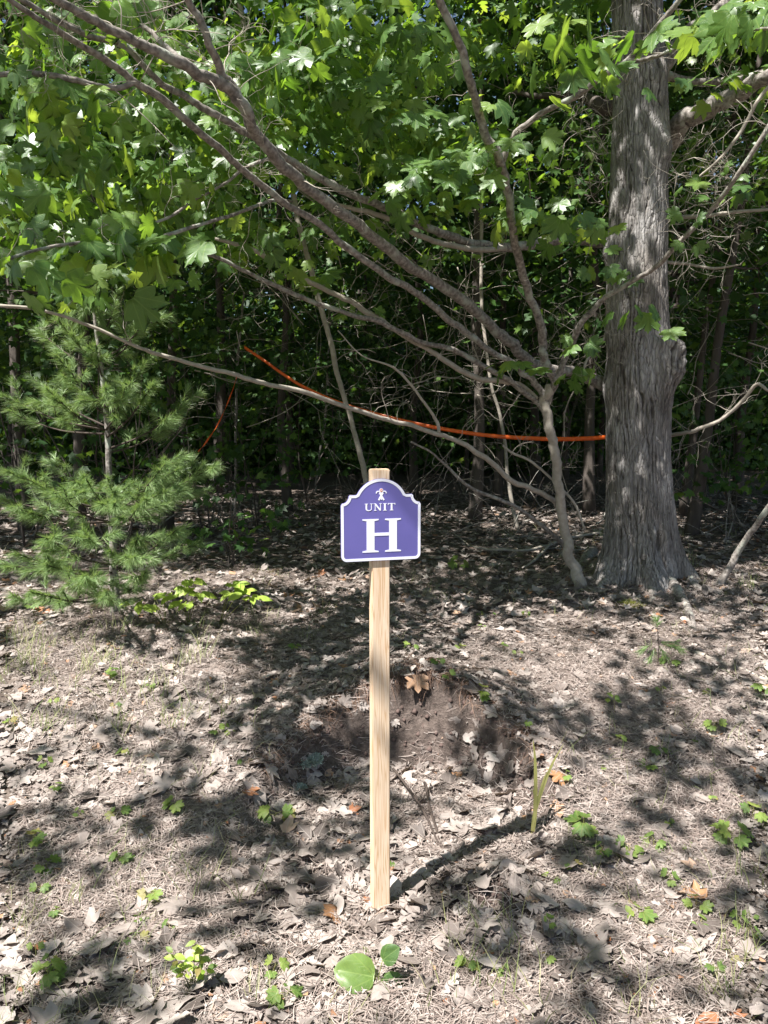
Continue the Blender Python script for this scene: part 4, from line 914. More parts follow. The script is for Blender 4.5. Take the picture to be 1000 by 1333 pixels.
# ------------------------------------------------------------------ orange ribbon
def ribbon(name, tr, label, wid=.03, twist=0.0):
    pts = catmull(np.array([P(a, b_, d) for a, b_, d in tr]), 10); V = []; F = []
    for i_, p_ in enumerate(pts):
        a = twist * i_ * .12 + .12 * math.sin(i_ * .35); up = np.array([0, math.sin(a), math.cos(a)]); V += [p_ + up * wid / 2, p_ - up * wid / 2]
        if i_: F.append((2 * i_ - 2, 2 * i_ - 1, 2 * i_ + 1, 2 * i_))
    me = mesh_np(name, np.array(V), np.array(F), np.full(len(V), .5), smooth=True); o_ = obj(name, me, M_TAPE)
    md = o_.modifiers.new('thick', 'SOLIDIFY'); md.thickness = .0012
    return tag(o_, label, 'ribbon')
ribbon('ribbon', [(318, 452, 8.2), (342, 468, 8.1), (370, 488, 8.0), (400, 506, 7.9), (450, 527, 7.7), (530, 549, 7.4), (620, 565, 7.0), (700, 571, 6.6), (760, 571, 6.35), (800, 568, 6.1)], 'bright orange ribbon sagging across the wood to the big maple trunk', .036)
ribbon('ribbon', [(309, 488, 7.7), (303, 508, 7.7), (294, 530, 7.68), (286, 548, 7.65), (278, 562, 7.65), (268, 576, 7.6), (258, 588, 7.6)], 'loose orange ribbon end hanging slanted left of the thin upright stem', .028, 1.6)

# ------------------------------------------------------------------ fallen branch by the crooked tree
fb = empty('fallen_branch', tuple(G(700, 722)), 'pale forked fallen branch lying beside the crooked young tree', 'branch')
def on_ground(tr, lift=.03):
    out = []
    for a, b_ in tr: g_ = G(a, b_); g_[2] += lift; out.append(g_)
    return out
for tr, r_ in (([(612, 718), (640, 723), (665, 724), (690, 724), (712, 717), (735, 708), (760, 703), (782, 700)], .016), ([(680, 748), (695, 738), (706, 728), (716, 716)], .014), ([(612, 718), (600, 708), (590, 700)], .006)):
    pts = on_ground(tr, .06); ac = Acc(); V_, F_ = tube(pts, [r_ * .5] + [r_] * (len(pts) - 1), 8, 5, .12, 3); ac.add(V_, F_); ac.build('limb', M_PALE, fb, True)
def stick(name, tr, r_, mat, label, lift=.02, cat='stick', tops=None):
    pts = on_ground(tr, lift)
    if tops:
        for i_, z_ in enumerate(tops): pts[i_][2] += z_
    e = empty(name, tuple(pts[0]), label, cat); ac = Acc(); V_, F_ = tube(pts, [r_ * (1 - .5 * i_ / len(pts)) for i_ in range(len(pts))], 7, 5, .15, 5); ac.add(V_, F_); ac.build('stick', mat, e, True)
    tw = Acc()
    for q in range(3): crooked(tw, pts[rnd.randrange(1, len(pts))], (rnd.gauss(0, 1), rnd.gauss(0, 1), .4), .12, r_ * .35, rnd.random())
    tag(tw.build('twigs', mat, e), kind='stuff'); return e
stick('fallen_stick', [(905, 855), (935, 865), (965, 876), (1000, 890)], .018, M_PALE, 'weathered grey stick lying below the big maple, at the right edge')
stick('fallen_stick', [(892, 790), (900, 812), (905, 838)], .014, M_TWIG, 'short dark stick pointing down from the roots of the big maple')
stick('dark_twig', [(512, 1020), (545, 1062), (575, 1112)], .006, M_TWIG, 'thin dark forked twig leaning in the leaves right of the stake', tops=[.05, .04, 0])
stick('dark_twig', [(553, 1030), (562, 1070), (578, 1118)], .007, M_TWIG, 'thicker dark twig standing in the leaves right of the stake', tops=[.02, .02, 0])
stick('dark_twig', [(508, 1128), (535, 1135), (552, 1152), (560, 1162)], .010, M_TWIG, 'curved dark twig beside the foot of the stake')
stick('fallen_stick', [(345, 960), (360, 985), (378, 1008)], .004, M_PALE, 'thin pale twig left of the grey green lichen clump')
stick('fallen_stick', [(720, 1105), (770, 1135), (810, 1170)], .005, M_TWIG, 'thin dark twig lying among leaves right of the tall grass')
stick('fallen_stick', [(190, 868), (215, 872), (240, 884)], .004, M_PALE, 'thin pale twig on the sunny patch left of the stake')

# ------------------------------------------------------------------ young white pine
PB = G(150, 800)
pd = PB[1]
pine = empty('pine_sapling', tuple(PB), 'young white pine with soft blue green needle tufts at the left of the clearing', 'tree')
stem = [(150, 812, pd, 15), (150, 760, pd, 13), (146, 690, pd, 11), (142, 620, pd, 9), (140, 560, pd, 8), (133, 490, pd, 6), (125, 430, pd, 5), (119, 372, pd, 3)]
(V_, F_), pst = px_tube(stem, 8, 5, .05, 1); ac = Acc(); ac.add(V_, F_); ac.build('trunk', M_BRANCH, pine, True)
NV = []; NT = []
def needle_twig(p0, p1, r=.004, nlen=.085, acc=None, dens=260):
    p0 = np.array(p0); p1 = np.array(p1); L_ = np.linalg.norm(p1 - p0); m_ = max(6, int(dens * L_))
    ax = (p1 - p0) / L_
    t = rng.random(m_) ** .7; t = .18 + .82 * t
    base = p0 + (p1 - p0) * t[:, None]
    rd = rng.normal(0, 1, (m_, 3)); rd -= (rd @ ax)[:, None] * ax; rd /= np.linalg.norm(rd, axis=1)[:, None] + 1e-9
    fd = ax * (.65 + .5 * t)[:, None] + rd * rng.uniform(.35, .9, m_)[:, None]
    for k in range(4):
        d = fd + rng.normal(0, .16, (m_, 3)); d /= np.linalg.norm(d, axis=1)[:, None]
        d[:, 2] -= .12
        ln = nlen * rng.uniform(.7, 1.1, m_)
        sd = np.cross(d, rng.normal(0, 1, (m_, 3))); sd /= np.linalg.norm(sd, axis=1)[:, None] + 1e-9
        w_ = .0013
        tipp = base + d * ln[:, None]; tipp[:, 2] -= .01
        NV.append(np.stack([base - sd * w_, base + sd * w_, tipp], 1)); 
    if acc is not None:
        V2, F2 = tube([p0, (p0 + p1) / 2 + np.array([0, 0, -.01]), p1], [r, r * .7, r * .4], 5, 2); acc.add(V2, F2)
pacc = Acc()
ENDS = [(120, 385, 0, 372, 1.0), (50, 430, .1, 480, 1), (75, 415, -.3, 470, .8), (198, 408, -.1, 470, 1), (185, 425, .3, 475, .7), (150, 395, .1, 440, .6), (5, 515, -.3, 560, 1), (40, 490, .2, 555, 1), (60, 505, -.5, 560, .9), (20, 540, .1, 565, .9), (90, 480, -.3, 540, .8),
        (190, 470, -.2, 545, .8), (240, 528, -.2, 585, 1), (225, 550, .3, 590, 1), (200, 500, -.5, 570, .9), (165, 500, -.5, 560, .9), 
        (282, 605, -.2, 665, .9), (255, 640, .3, 670, .9), (230, 600, -.4, 660, .9), (215, 605, -.7, 670, .9), (0, 610, -.2, 665, 1), (-30, 640, .2, 670, 1), (30, 620, -.6, 665, 1), (15, 660, -.7, 680, .9), (70, 640, -.8, 680, .9),
        (150, 640, -.9, 680, .9), (190, 650, -.8, 685, .9), (110, 620, -.7, 660, .8), (-20, 730, -.3, 740, 1), (20, 720, -.6, 745, 1), (60, 700, -.9, 735, .9), (180, 700, -.9, 740, .9), (230, 690, -.6, 735, .9), (250, 710, -.2, 740, .8),
        (90, 760, -.9, 775, .9), (140, 770, -1.0, 780, .8), (40, 770, -.7, 780, .8), (190, 745, -.8, 775, .7), (60, 600, .4, 640, .8), (230, 640, .5, 680, .8), (20, 780, -.3, 770, .9), (138, 505, -.7, 530, .8), (125, 450, -.5, 490, .7), (150, 655, -1.0, 660, .9), (115, 700, -1.0, 700, .9), (175, 725, -1.0, 725, .9), (110, 750, -1.0, 755, .9), (60, 735, -.9, 745, .9), (215, 640, -.8, 655, .9), (235, 610, -.5, 640, .8)]
for (ex, ey, dz, sy, sc) in ENDS:
    e = P(ex, ey, pd + dz); sp = P(np.interp(sy, [372, 490, 620, 812], [119, 133, 142, 150]), sy, pd)
    mid = (sp + e) / 2 + np.array([0, 0, -.04])
    cv = catmull(np.array([sp, mid, e]), 6)
    V2, F2 = tube(cv, np.linspace(.008, .003, len(cv)), 5, 1); pacc.add(V2, F2)
    needle_twig(cv[-6], e, .003, .09, None, 330)
    for q in range(6):
        b0 = cv[rnd.randrange(4, len(cv) - 1)]; ax = (e - sp) / np.linalg.norm(e - sp)
        dr = ax * rnd.uniform(.5, 1) + np.array([rnd.gauss(0, .6), rnd.gauss(0, .6), rnd.uniform(-.1, .5)]); dr /= np.linalg.norm(dr)
        needle_twig(b0, b0 + dr * rnd.uniform(.10, .22) * sc, .003, .085, pacc, 300)
needle_twig(P(121, 395, pd), P(118, 345, pd), .003, .08, None, 300)
obj('branches', None, None) if False else tag(pacc.build('branches', M_TWIG, pine, True), kind='stuff')
V = np.concatenate(NV).reshape(-1, 3); F = np.arange(len(V)).reshape(-1, 3)
tag(obj('needles', mesh_np('needles', V, F, np.repeat(rng.random(len(F)), 3)), M_NEEDLE, pine), kind='stuff')
print('pine needles', len(F))

# small pine seedling on the right
NV.clear(); sb = G(856, 872); sd_ = empty('pine_seedling', tuple(sb), 'tiny pine seedling with two needle tufts below the big maple', 'seedling')
pacc = Acc(); tp = P(855, 812, sb[1]); V2, F2 = tube([sb, (sb + tp) / 2 + np.array([.01, 0, 0]), tp], [.004, .003, .002], 5, 3); pacc.add(V2, F2); pacc.build('stem', M_TWIG, sd_)
needle_twig(tp - np.array([0, 0, .03]), tp + np.array([0, 0, .02]), .002, .07, None, 500)
for (a, b_) in ((835, 845), (880, 835), (868, 855), (845, 860), (888, 845)):
    q = P(a, b_, sb[1] + rnd.gauss(0, .1)); needle_twig(sb * .4 + tp * .6, q, .002, .06, None, 220)
V = np.concatenate(NV).reshape(-1, 3); F = np.arange(len(V)).reshape(-1, 3)
tag(obj('needles', mesh_np('needles', V, F, np.repeat(rng.random(len(F)), 3)), M_NEEDLE, sd_), kind='stuff')

# ------------------------------------------------------------------ leaf litter
BROKEN = np.array([(0, 1.0), (.16, .82), (.2, .6), (.42, .62), (.3, .3), (.1, .12), (-.1, .05), (-.28, .3), (-.2, .5), (-.12, .7)])
BROKEN2 = np.array([(.05, .9), (.3, .85), (.42, .55), (.28, .42), (.33, .15), (.02, 0), (-.25, .12), (-.2, .33), (-.38, .48), (-.2, .62), (-.1, .8)])
T_DRY = []
for s_ in range(10):
    T_DRY.append(template((MAPLE_S, OAK, OVAL, BROKEN, BROKEN2)[s_ % 5], (1, .5), .1, rnd.uniform(-.1, .2), curl=rnd.uniform(.08, .42), seed=s_ + 5, crinkle=.03))
T_DRYF = [template((MAPLE_XS, OVAL)[s_ % 2], (1,), .12, rnd.uniform(-.2, .2), curl=rnd.uniform(.1, .4), seed=s_ + 35, crinkle=.04) for s_ in range(6)]
T_DRYH = [template((MAPLE, OAK, BROKEN2, OAK, OVAL, BROKEN)[s_ % 6], (1, .72, .42), .08, rnd.uniform(-.1, .2), curl=rnd.uniform(.12, .5), seed=s_ + 75, crinkle=.035) for s_ in range(12)]
def litter_pts(n_, x0, x1, y0, y1, dens=None, lift=(.0, .03)):
    y = y0 + (y1 - y0) * rng.random(n_) ** 1.15; x = rng.uniform(x0, x1, n_) * (y / y1)
    if dens is not None:
        k = rng.random(n_) < dens(x, y); x, y = x[k], y[k]
    n_ = len(x); z = H(x, y); e = .03
    gx = (H(x + e, y) - H(x - e, y)) / (2 * e); gy = (H(x, y + e) - H(x, y - e)) / (2 * e)
    nor = np.column_stack([-gx, -gy, np.ones(n_)]); steep = np.hypot(gx, gy)
    pos = np.column_stack([x, y, z + rng.uniform(lift[0], lift[1], n_)])
    return pos, nor, steep
def dens_l(x, y):
    r = pit_r(x, y); in_pit = sst(.86, .75, r) * (y > 2.3)
    wall = np.exp(-((r - .95) / .15) ** 2) * sst(2.6, 2.95, y) * (.2 + .8 * sst(-.45, -.12, x)) * (.75 + .25 * sst(.45, .55, fbm(x * 7, y * 7, 2)))
    hump = np.exp(-(((x - .36) / .17) ** 2 + ((y - 2.30) / .15) ** 2))
    patch = sst(.35, .55, fbm(x * 1.6 + 4, y * 1.6, 3))
    return np.clip((.22 + .7 * patch + in_pit) * (1 - wall * .97) * (1 - hump * .8), 0, 1)
def leafset(pos, nor, jit, s0, s1):
    n_ = len(pos); tip = rng.normal(0, 1, (n_, 3)); nn = nor / np.linalg.norm(nor, axis=1)[:, None]
    nn = nn + rng.normal(0, jit, (n_, 3)); tip -= (np.einsum('ij,ij->i', tip, nn) / np.einsum('ij,ij->i', nn, nn))[:, None] * nn
    flip = np.where(rng.random(n_) < .5, 1., -1.)[:, None]
    return pos, tip, nn * flip, rng.uniform(s0, s1, n_) * rng.choice([.6, .85, 1, 1.1], n_)
pos, nor, st = litter_pts(19000, -3.3, 3.3, 1.35, 5.2, dens_l, (.0, .028))
L_ = leafset(pos, nor, .13, .045, .10)
inp = (pit_r(pos[:, 0], pos[:, 1]) < .86) & (pos[:, 1] > 2.2)
L_ = (L_[0], L_[1], L_[2] + rng.normal(0, .3, L_[2].shape) * inp[:, None], L_[3] * np.where(inp, 1.15, 1))
px, py = proj(L_[0]); vis = (px > 5) & (px < 995) & (py > 10) & (py < 1325)
hx = np.where(vis & (L_[3] > .07) & (L_[0][:, 2] - H(L_[0][:, 0], L_[0][:, 1]) > .012) & (L_[0][:, 1] < 3.6))[0]
hx = hx[np.argsort(L_[0][hx, 1] / L_[3][hx])][:300]
mask = np.ones(len(pos), bool); mask[hx] = False
rvv = rng.random(len(pos)) ** 1.1
V, F, A_r, U = place(T_DRY, *[q[mask] for q in L_], rv=rvv[mask])
lit1 = tag(obj('leaf_litter', mesh_np('leaf_litter', V, F, A_r, uv=U, smooth=True), M_DRY), 'thick carpet of dry grey brown fallen leaves over the clearing', 'leaf litter', kind='stuff')
print('litter tris', len(F))
meH = []
for s_, (tv, tf, uv) in enumerate(T_DRYH):
    me = mesh_np('fallen_leaf', tv, tf, np.full(len(tv), .5), uv=uv, smooth=True); me.materials.append(M_DRY); meH.append(me)
from mathutils import Matrix
for ix in hx:
    t_ = L_[1][ix] / np.linalg.norm(L_[1][ix]); s_ = np.cross(t_, L_[2][ix]); s_ /= np.linalg.norm(s_); n_ = np.cross(s_, t_); k = L_[3][ix] * .95; q = L_[0][ix]
    ti = int(rng.integers(len(meH)))
    o_ = bpy.data.objects.new('fallen_leaf', meH[ti]); COL.objects.link(o_)
    o_.matrix_basis = Matrix(((s_[0] * k, t_[0] * k, n_[0] * k, q[0]), (s_[1] * k, t_[1] * k, n_[1] * k, q[1]), (s_[2] * k, t_[2] * k, n_[2] * k, q[2] + .006), (0, 0, 0, 1)))
    shape = ('maple', 'oak', 'torn', 'oak', 'oval', 'broken')[ti % 6]
    ppx, ppy = proj(q); inpit = pit_r(q[0], q[1]) < .85 and q[1] > 2.3
    if inpit: where = 'in the hollow left of the stake' if ppx < 495 else 'in the hollow right of the stake'
    elif ppy < 1000: where = 'on the sunny slope at the left' if ppx < 495 else 'on the slope right of the bank'
    elif ppy < 1180: where = ('near the left edge' if ppx < 200 else 'left of the stake foot') if ppx < 495 else ('right of the stake foot' if ppx < 750 else 'near the large maple seedling on the right')
    else: where = ('in the bottom left corner' if ppx < 200 else 'beside the yellow green bush' if ppx < 370 else 'around the broad round leaf plant' if ppx < 600 else 'at the bottom right of the stake' if ppx < 820 else 'in the bottom right corner')
    tag(o_, f'dry curled grey brown {shape} leaf lying {where}', 'fallen leaf', f'dry {shape} leaves {where}')
pos, nor, st = litter_pts(16000, -9, 9, 5.0, 15, None, (0, .03))
V, F, A_r, U = place(T_DRYF, *leafset(pos, nor, .2, .06, .12))
tag(obj('leaf_litter', mesh_np('leaf_litter', V, F, A_r, uv=U), M_DRY), 'dry fallen leaves spread over the shaded forest floor', 'leaf litter', kind='stuff')

# fallen pine needles / straw
def dens_n(x, y):
    r = pit_r(x, y); wall = np.exp(-((r - .95) / .15) ** 2) * sst(2.6, 2.95, y) * (.3 + .7 * sst(-.45, -.12, x))
    return np.clip((.35 + .65 * sst(.40, .6, fbm(x * 1.3 + 9, y * 1.3 + 3, 3))) * (1 - .8 * wall) * (1 - .85 * np.exp(-(((x - .36) / .17) ** 2 + ((y - 2.30) / .15) ** 2))), 0, 1)
pos, nor, st = litter_pts(210000, -3.6, 3.6, 1.35, 7.0, dens_n, (.004, .032))
n_ = len(pos); a = rng.uniform(0, math.pi * 2, n_); ln = rng.uniform(.03, .10, n_); d = np.column_stack([np.cos(a), np.sin(a), rng.normal(0, .12, n_)])
nn = nor / np.linalg.norm(nor, axis=1)[:, None]; d -= np.einsum('ij,ij->i', d, nn)[:, None] * nn * .9
sd2 = np.cross(d, nn); w_ = rng.uniform(.0007, .0015, n_)[:, None]
mid = pos + d * (ln / 2)[:, None] + nn * (rng.uniform(0, .008, n_))[:, None] + sd2 * rng.normal(0, .006, n_)[:, None]; end = pos + d * ln[:, None]
V = np.stack([pos - sd2 * w_, pos + sd2 * w_, mid + sd2 * w_, mid - sd2 * w_, end], 1).reshape(-1, 3)
b0 = (np.arange(n_) * 5)[:, None]; F = np.concatenate([b0 + np.array([[0, 1, 2]]), b0 + np.array([[0, 2, 3]]), b0 + np.array([[3, 2, 4]])])
tag(obj('needle_litter', mesh_np('needle_litter', V, F, np.repeat(rng.random(n_), 5)), M_STRAW), 'fine straw of fallen pine needles between the dry leaves', 'needle litter', kind='stuff')

pos, nor, st = litter_pts(60000, -3.4, 3.4, 1.35, 5.6, dens_n, (.003, .03))
n_ = len(pos); CR = [(np.array([[0, 0, 0], [.5, .3, .12], [.25, 1, -.05], [-.4, .7, .15], [-.45, .2, .0]]) * np.array([1, 1, k_]), np.array([[0, 1, 2], [0, 2, 3], [0, 3, 4]]), np.full((5, 2), .33)) for k_ in (1, -1.5, 2)]
CR = [(a_ * np.array([m_, 1, 1]), b_, c_) for (a_, b_, c_), m_ in zip(CR, (1.0, .45, .7))]
q_ = leafset(pos, nor, .35, .007, .026)
V, F, A_r, U = place(CR, *q_)
tag(obj('leaf_crumbs', mesh_np('leaf_crumbs', V, F, A_r, uv=U), M_DRY), 'crumbled bits of old leaves covering the soil of the clearing', 'leaf crumbs', kind='stuff')

# rust root fibres hanging over the rim of the bank
NVr = []
for q in range(3000):
    th = rng.uniform(.15, 3.0); rr2 = rng.uniform(.97, 1.15) ; x = .06 + .66 * rr2 * math.cos(th); y = 2.72 + .80 * rr2 * math.sin(th)
    if y < 3.05 or (x < -.1 and rnd.random() < .5): continue
    z = float(H(x, y)); out = np.array([.06 - x, 2.72 - y, 0]); out /= np.linalg.norm(out)
    if rnd.random() < .6: d = out * rnd.uniform(.1, .6) + np.array([rnd.gauss(0, .3), rnd.gauss(0, .3), -.55])
    else: d = np.array([rnd.gauss(0, 1), rnd.gauss(0, 1), rnd.uniform(-.1, .25)])
    d /= np.linalg.norm(d); L2_ = rnd.uniform(.03, .11); p0 = np.array([x, y, z + rnd.uniform(0, .02)]); s_ = np.cross(d, rng.normal(0, 1, 3)); s_ /= np.linalg.norm(s_)
    m_ = p0 + d * L2_ * .5 + out * .015 + np.array([0, 0, .008]); e = p0 + d * L2_ + np.array([0, 0, -.01])
    NVr.append([p0 - s_ * .0012, p0 + s_ * .0012, m_ + s_ * .001, m_ - s_ * .001, e])
V = np.array(NVr).reshape(-1, 3); n_ = len(NVr); b0 = (np.arange(n_) * 5)[:, None]
F = np.concatenate([b0 + np.array([[0, 1, 2]]), b0 + np.array([[0, 2, 3]]), b0 + np.array([[3, 2, 4]])])
tag(obj('root_fibres', mesh_np('root_fibres', V, F, np.repeat(rng.random(n_), 5)), M_RUST), 'rust brown fibres and roots hanging over the rim of the little earth bank', 'root fibres', kind='stuff')

# ------------------------------------------------------------------ small plants
SEED_T = [template(MAPLE, (1, .5), f, d_, seed=i_, crinkle=.02) for i_, (f, d_) in enumerate(((.2, .3), (.3, .1), (.05, .45)))]
def leaf_mesh(tpls, mat):
    out = []
    for (tv, tf, uv) in tpls:
        me = mesh_np('leaf', tv, tf, np.full(len(tv), .5), uv=uv, smooth=True); me.materials.append(mat); out.append(me)
    return out
SM = leaf_mesh(SEED_T, M_SEED)
OV_T = [template(OVAL, (1, .5), f, d_, seed=i_) for i_, (f, d_) in enumerate(((.25, .3), (.15, .5)))]
OM = leaf_mesh(OV_T, M_YEL); OMG = leaf_mesh(OV_T, M_SEED)
RM = leaf_mesh([template(ROUND, (1, .78, .55, .3), .30, .45, crinkle=.022, seed=3)], M_LEAF)
def put_leaf(parent, me, q, t_, nrm, k, name='leaf', label=None):
    t_ = np.array(t_, float); t_ /= np.linalg.norm(t_); s_ = np.cross(t_, nrm); s_ /= np.linalg.norm(s_); n_ = np.cross(s_, t_)
    o_ = bpy.data.objects.new(name, me); COL.objects.link(o_); o_.parent = parent
    loc = np.array(q) - np.array(parent.location)
    o_.matrix_basis = Matrix(((s_[0] * k, t_[0] * k, n_[0] * k, loc[0]), (s_[1] * k, t_[1] * k, n_[1] * k, loc[1]), (s_[2] * k, t_[2] * k, n_[2] * k, loc[2]), (0, 0, 0, 1)))
    return o_
def seedling(px, py, hgt, nl, ls, label, meshes=SM, name='maple_seedling', cat='seedling', group='small seedlings on the forest floor'):
    g_ = G(px, py); e = empty(name, tuple(g_), label, cat, group); lean = np.array([rnd.gauss(0, .15), rnd.gauss(-.1, .15), 1]) * hgt; tp = g_ + lean
    ac = Acc(); V2, F2 = tube([g_ - np.array([0, 0, .01]), g_ + lean * .5 + np.array([rnd.gauss(0, .004), 0, 0]), tp], [.0016, .0013, .001], 5, 3); ac.add(V2, F2, .5)
    a0 = rnd.uniform(0, 6.28)
    for k in range(nl):
        a = a0 + k * 6.283 / max(nl, 2) * (1.0 if nl < 4 else 1.9) + rnd.gauss(0, .3); lv = .55 + .45 * ((k + 1) / nl); b0 = g_ + lean * lv
        d = np.array([math.cos(a), math.sin(a), .35]); b1 = b0 + d * ls * .35
        V2, F2 = tube([b0, b1], [.0009, .0008], 4, 1); ac.add(V2, F2, .5)
        put_leaf(e, meshes[rnd.randrange(len(meshes))], b1, (d[0], d[1], rnd.uniform(-.45, .1)), np.array([rnd.gauss(0, .2), -.45 + rnd.gauss(0, .2), 1]), ls * rnd.uniform(.75, 1.15))
    ac.build('stem', M_SEED, e); return e
SL = [(150, 885, .06, 4, .04, 'pale green seedling on the sunny patch, left of the grass wisps'), (160, 990, .05, 3, .035, 'tiny seedling in the bright sun below the pale patch'), (152, 1066, .04, 3, .04, 'small green seedling at the shadow edge, left of the stake'),
      (225, 1062, .06, 4, .045, 'green and rust seedling between two shadows, left of the stake'), (360, 1074, .06, 4, .065, 'three-leaved maple seedling beside the grey green lichen clump'), (45, 1105, .06, 4, .045, 'seedling near the left edge in deep shade'),
      (60, 1140, .05, 4, .045, 'lower of two seedlings near the left edge'), (155, 1130, .05, 4, .04, 'faded seedling turning brown, in the shade left of the stake'), (200, 1178, .05, 3, .045, 'yellowish seedling below the brown one'), (65, 1285, .07, 5, .04, 'green and red leaved seedling in the bottom left corner'),
      (372, 1312, .05, 4, .045, 'small seedling left of the broad round leaf plant'), (178, 1232, .04, 3, .03, 'tiny seedling above the yellow green bush'), (70, 920, .05, 3, .03, 'tiny pale seedling at the left edge in full sun'), (12, 950, .05, 3, .03, 'tiny seedling cut by the left edge in full sun'),
      (535, 850, .06, 3, .045, 'bright seedling just right of the stake above the bank'), (580, 885, .03, 3, .04, 'small seedling on the slope above the bank'), (625, 920, .08, 4, .045, 'dark green seedling on the slope right of the bank'), (686, 956, .06, 2, .04, 'single stemmed seedling above the tall grass blades'),
      (570, 868, .04, 3, .035, 'pale seedling behind the bank crest'), (600, 850, .04, 2, .035, 'yellow leaved seedling behind the bank'), (675, 855, .03, 2, .03, 'tiny orange tipped seedling on the upper slope'), (800, 930, .10, 5, .035, 'pale green bushy seedling below the pine seedling'),
      (805, 972, .06, 3, .035, 'seedling just below the pale bushy one'), (860, 985, .04, 3, .04, 'seedling in the middle of the right slope'), (845, 1003, .03, 3, .04, 'flat bright seedling on the right slope'), (928, 955, .06, 5, .045, 'green seedling spray on the right slope near the long stick'),
      (945, 1105, .08, 5, .06, 'large maple seedling near the right edge'), (980, 1068, .06, 3, .045, 'yellow green seedling at the right edge'), (755, 1088, .07, 4, .06, 'dark leaved seedling right of the tall grass'), (820, 1120, .05, 3, .045, 'dark seedling in shade right of the tall grass'),
      (780, 1118, .05, 2, .035, 'tiny bright seedling between the dark seedlings'), (850, 1110, .05, 4, .04, 'small seedling left of the large maple seedling'), (832, 1200, .05, 3, .05, 'folded green seedling at the lower right'), (908, 1188, .05, 3, .045, 'bright two-leaved seedling at the lower right'),
      (735, 1020, .05, 2, .03, 'tiny seedling in a sun fleck beside the grass blades'), (870, 870, .05, 4, .05, 'leafy seedling at the foot of the pine seedling'), (600, 745, .10, 5, .09, 'low green plant in the shade right of the sign'), (500, 1140, .03, 1, .045, 'single green leaf beside the foot of the stake'),
      (385, 850, .05, 4, .04, 'small plant in the shade left of the stake'), (45, 800, .08, 5, .06, 'green plant at the foot of the young pine'), (320, 1000, .03, 2, .03, 'tiny two-leaved seedling left of the lichen clump'), (300, 960, .03, 2, .025, 'tiny green sprout in the shade of the left slope'), (990, 910, .08, 3, .05, 'yellow green seedling cut by the right edge')]
for (px, py, h_, nl, ls, lb) in SL: seedling(px, py, h_, nl, ls, lb)
n_s = 0
while n_s < 46:
    px, py = rnd.uniform(20, 985), rnd.uniform(790, 1300)
    if 440 < px < 700 and 860 < py < 1230 or (px < 520 and rnd.random() < .4): continue
    n_s += 1; wh_ = 'on the sunny slope left of the stake' if px < 495 else ('on the slope beyond the tall grass' if py < 1000 else 'on the lower slope right of the stake')
    seedling(px, py, rnd.uniform(.02, .06), rnd.choice((2, 3, 3, 4)), rnd.uniform(.018, .034), 'tiny green sprout among the dry leaves ' + wh_, name='sprout', cat='sprout', group='tiny green sprouts ' + wh_)
# yellow green bush front left
g_ = G(250, 1290); e = empty('low_bush', tuple(g_), 'yellow green little bush with many small oval leaves at the bottom left', 'plant')
ac = Acc()
for (tx, ty) in ((225, 1240), (240, 1255), (265, 1235), (270, 1260), (245, 1280), (255, 1225), (235, 1300), (262, 1300)):
    tp = P(tx, ty, g_[1] + rnd.gauss(0, .04)); V2, F2 = tube([g_, (g_ + tp) / 2, tp], [.0015, .0012, .0008], 4, 2); ac.add(V2, F2, .5)
    for k in range(9):
        f = .45 + .55 * k / 8; b0 = g_ + (tp - g_) * f; a = rnd.uniform(0, 6.28)
        put_leaf(e, (OM + OMG)[rnd.randrange(4)], b0, (math.cos(a), math.sin(a), rnd.uniform(-.1, .5)), (rnd.gauss(0, .3), -.6, 1), rnd.uniform(.022, .036))
ac.build('stem', M_SEED, e)
# broad leaved plant at the bottom
g_ = G(490, 1290); e = empty('broadleaf_plant', tuple(g_), 'plant with one large round green leaf and two darker leaves in front of the stake', 'plant')
ac = Acc()
for (bx, by, tx, ty, k, z_) in ((488, 1272, 428, 1252, .115, .05), (498, 1250, 520, 1225, .062, .06), (495, 1275, 545, 1305, .095, .03)):
    b0 = P(bx, by, g_[1]); t0 = P(tx, ty, g_[1] + .0); t1 = t0 - b0
    V2, F2 = tube([g_, (g_ + b0) / 2 + np.array([0, 0, .005]), b0], [.0018, .0015, .0012], 5, 2); ac.add(V2, F2, .5)
    put_leaf(e, RM[0], b0, (t1[0], t1[1] - .02, t1[2]), (0, -.75, .75), k)
ac.build('stem', M_SEED, e)
# bright compound leaved plants under the pine
def compound(px, py, tops, label, ls=.095):
    g_ = G(px, py); e = empty('leafy_plant', tuple(g_), label, 'plant', 'bright yellow green plants below the young pine'); ac = Acc()
    for (tx, ty, dx) in tops:
        tp = P(tx, ty, g_[1] - .1 + rnd.gauss(0, .05)); V2, F2 = tube([g_, g_ * .35 + tp * .65 + np.array([0, 0, .04]), tp], [.003, .002, .0015], 5, 3); ac.add(V2, F2, .5)
        for k in range(7):
            f = .0 + k * .16; b0 = tp - np.array([dx * .02 * (k // 2), 0, 0]) ; sd = 1 if k % 2 else -1
            d = np.array([dx * .9, 0, 0]) if k == 6 else np.array([dx * .45 + rnd.gauss(0, .2), sd * .8, 0])
            b0 = tp + np.array([-dx * .035 * (k // 2), 0, 0])
            if k == 6: b0 = tp
            put_leaf(e, OM[rnd.randrange(2)], b0, (d[0], d[1], rnd.uniform(-.25, .15)), (rnd.gauss(0, .15), -.6, 1), ls * rnd.uniform(.7, 1.15))
    ac.build('stem', M_SEED, e)
compound(215, 815, [(170, 783, -1), (195, 788, 1), (215, 775, -1)], 'bright yellow green plant below the young pine, leftmost of three')
compound(245, 815, [(240, 765, -1), (262, 772, 1), (255, 755, 1), (235, 785, -1)], 'bright yellow green plant below the young pine, middle of three')
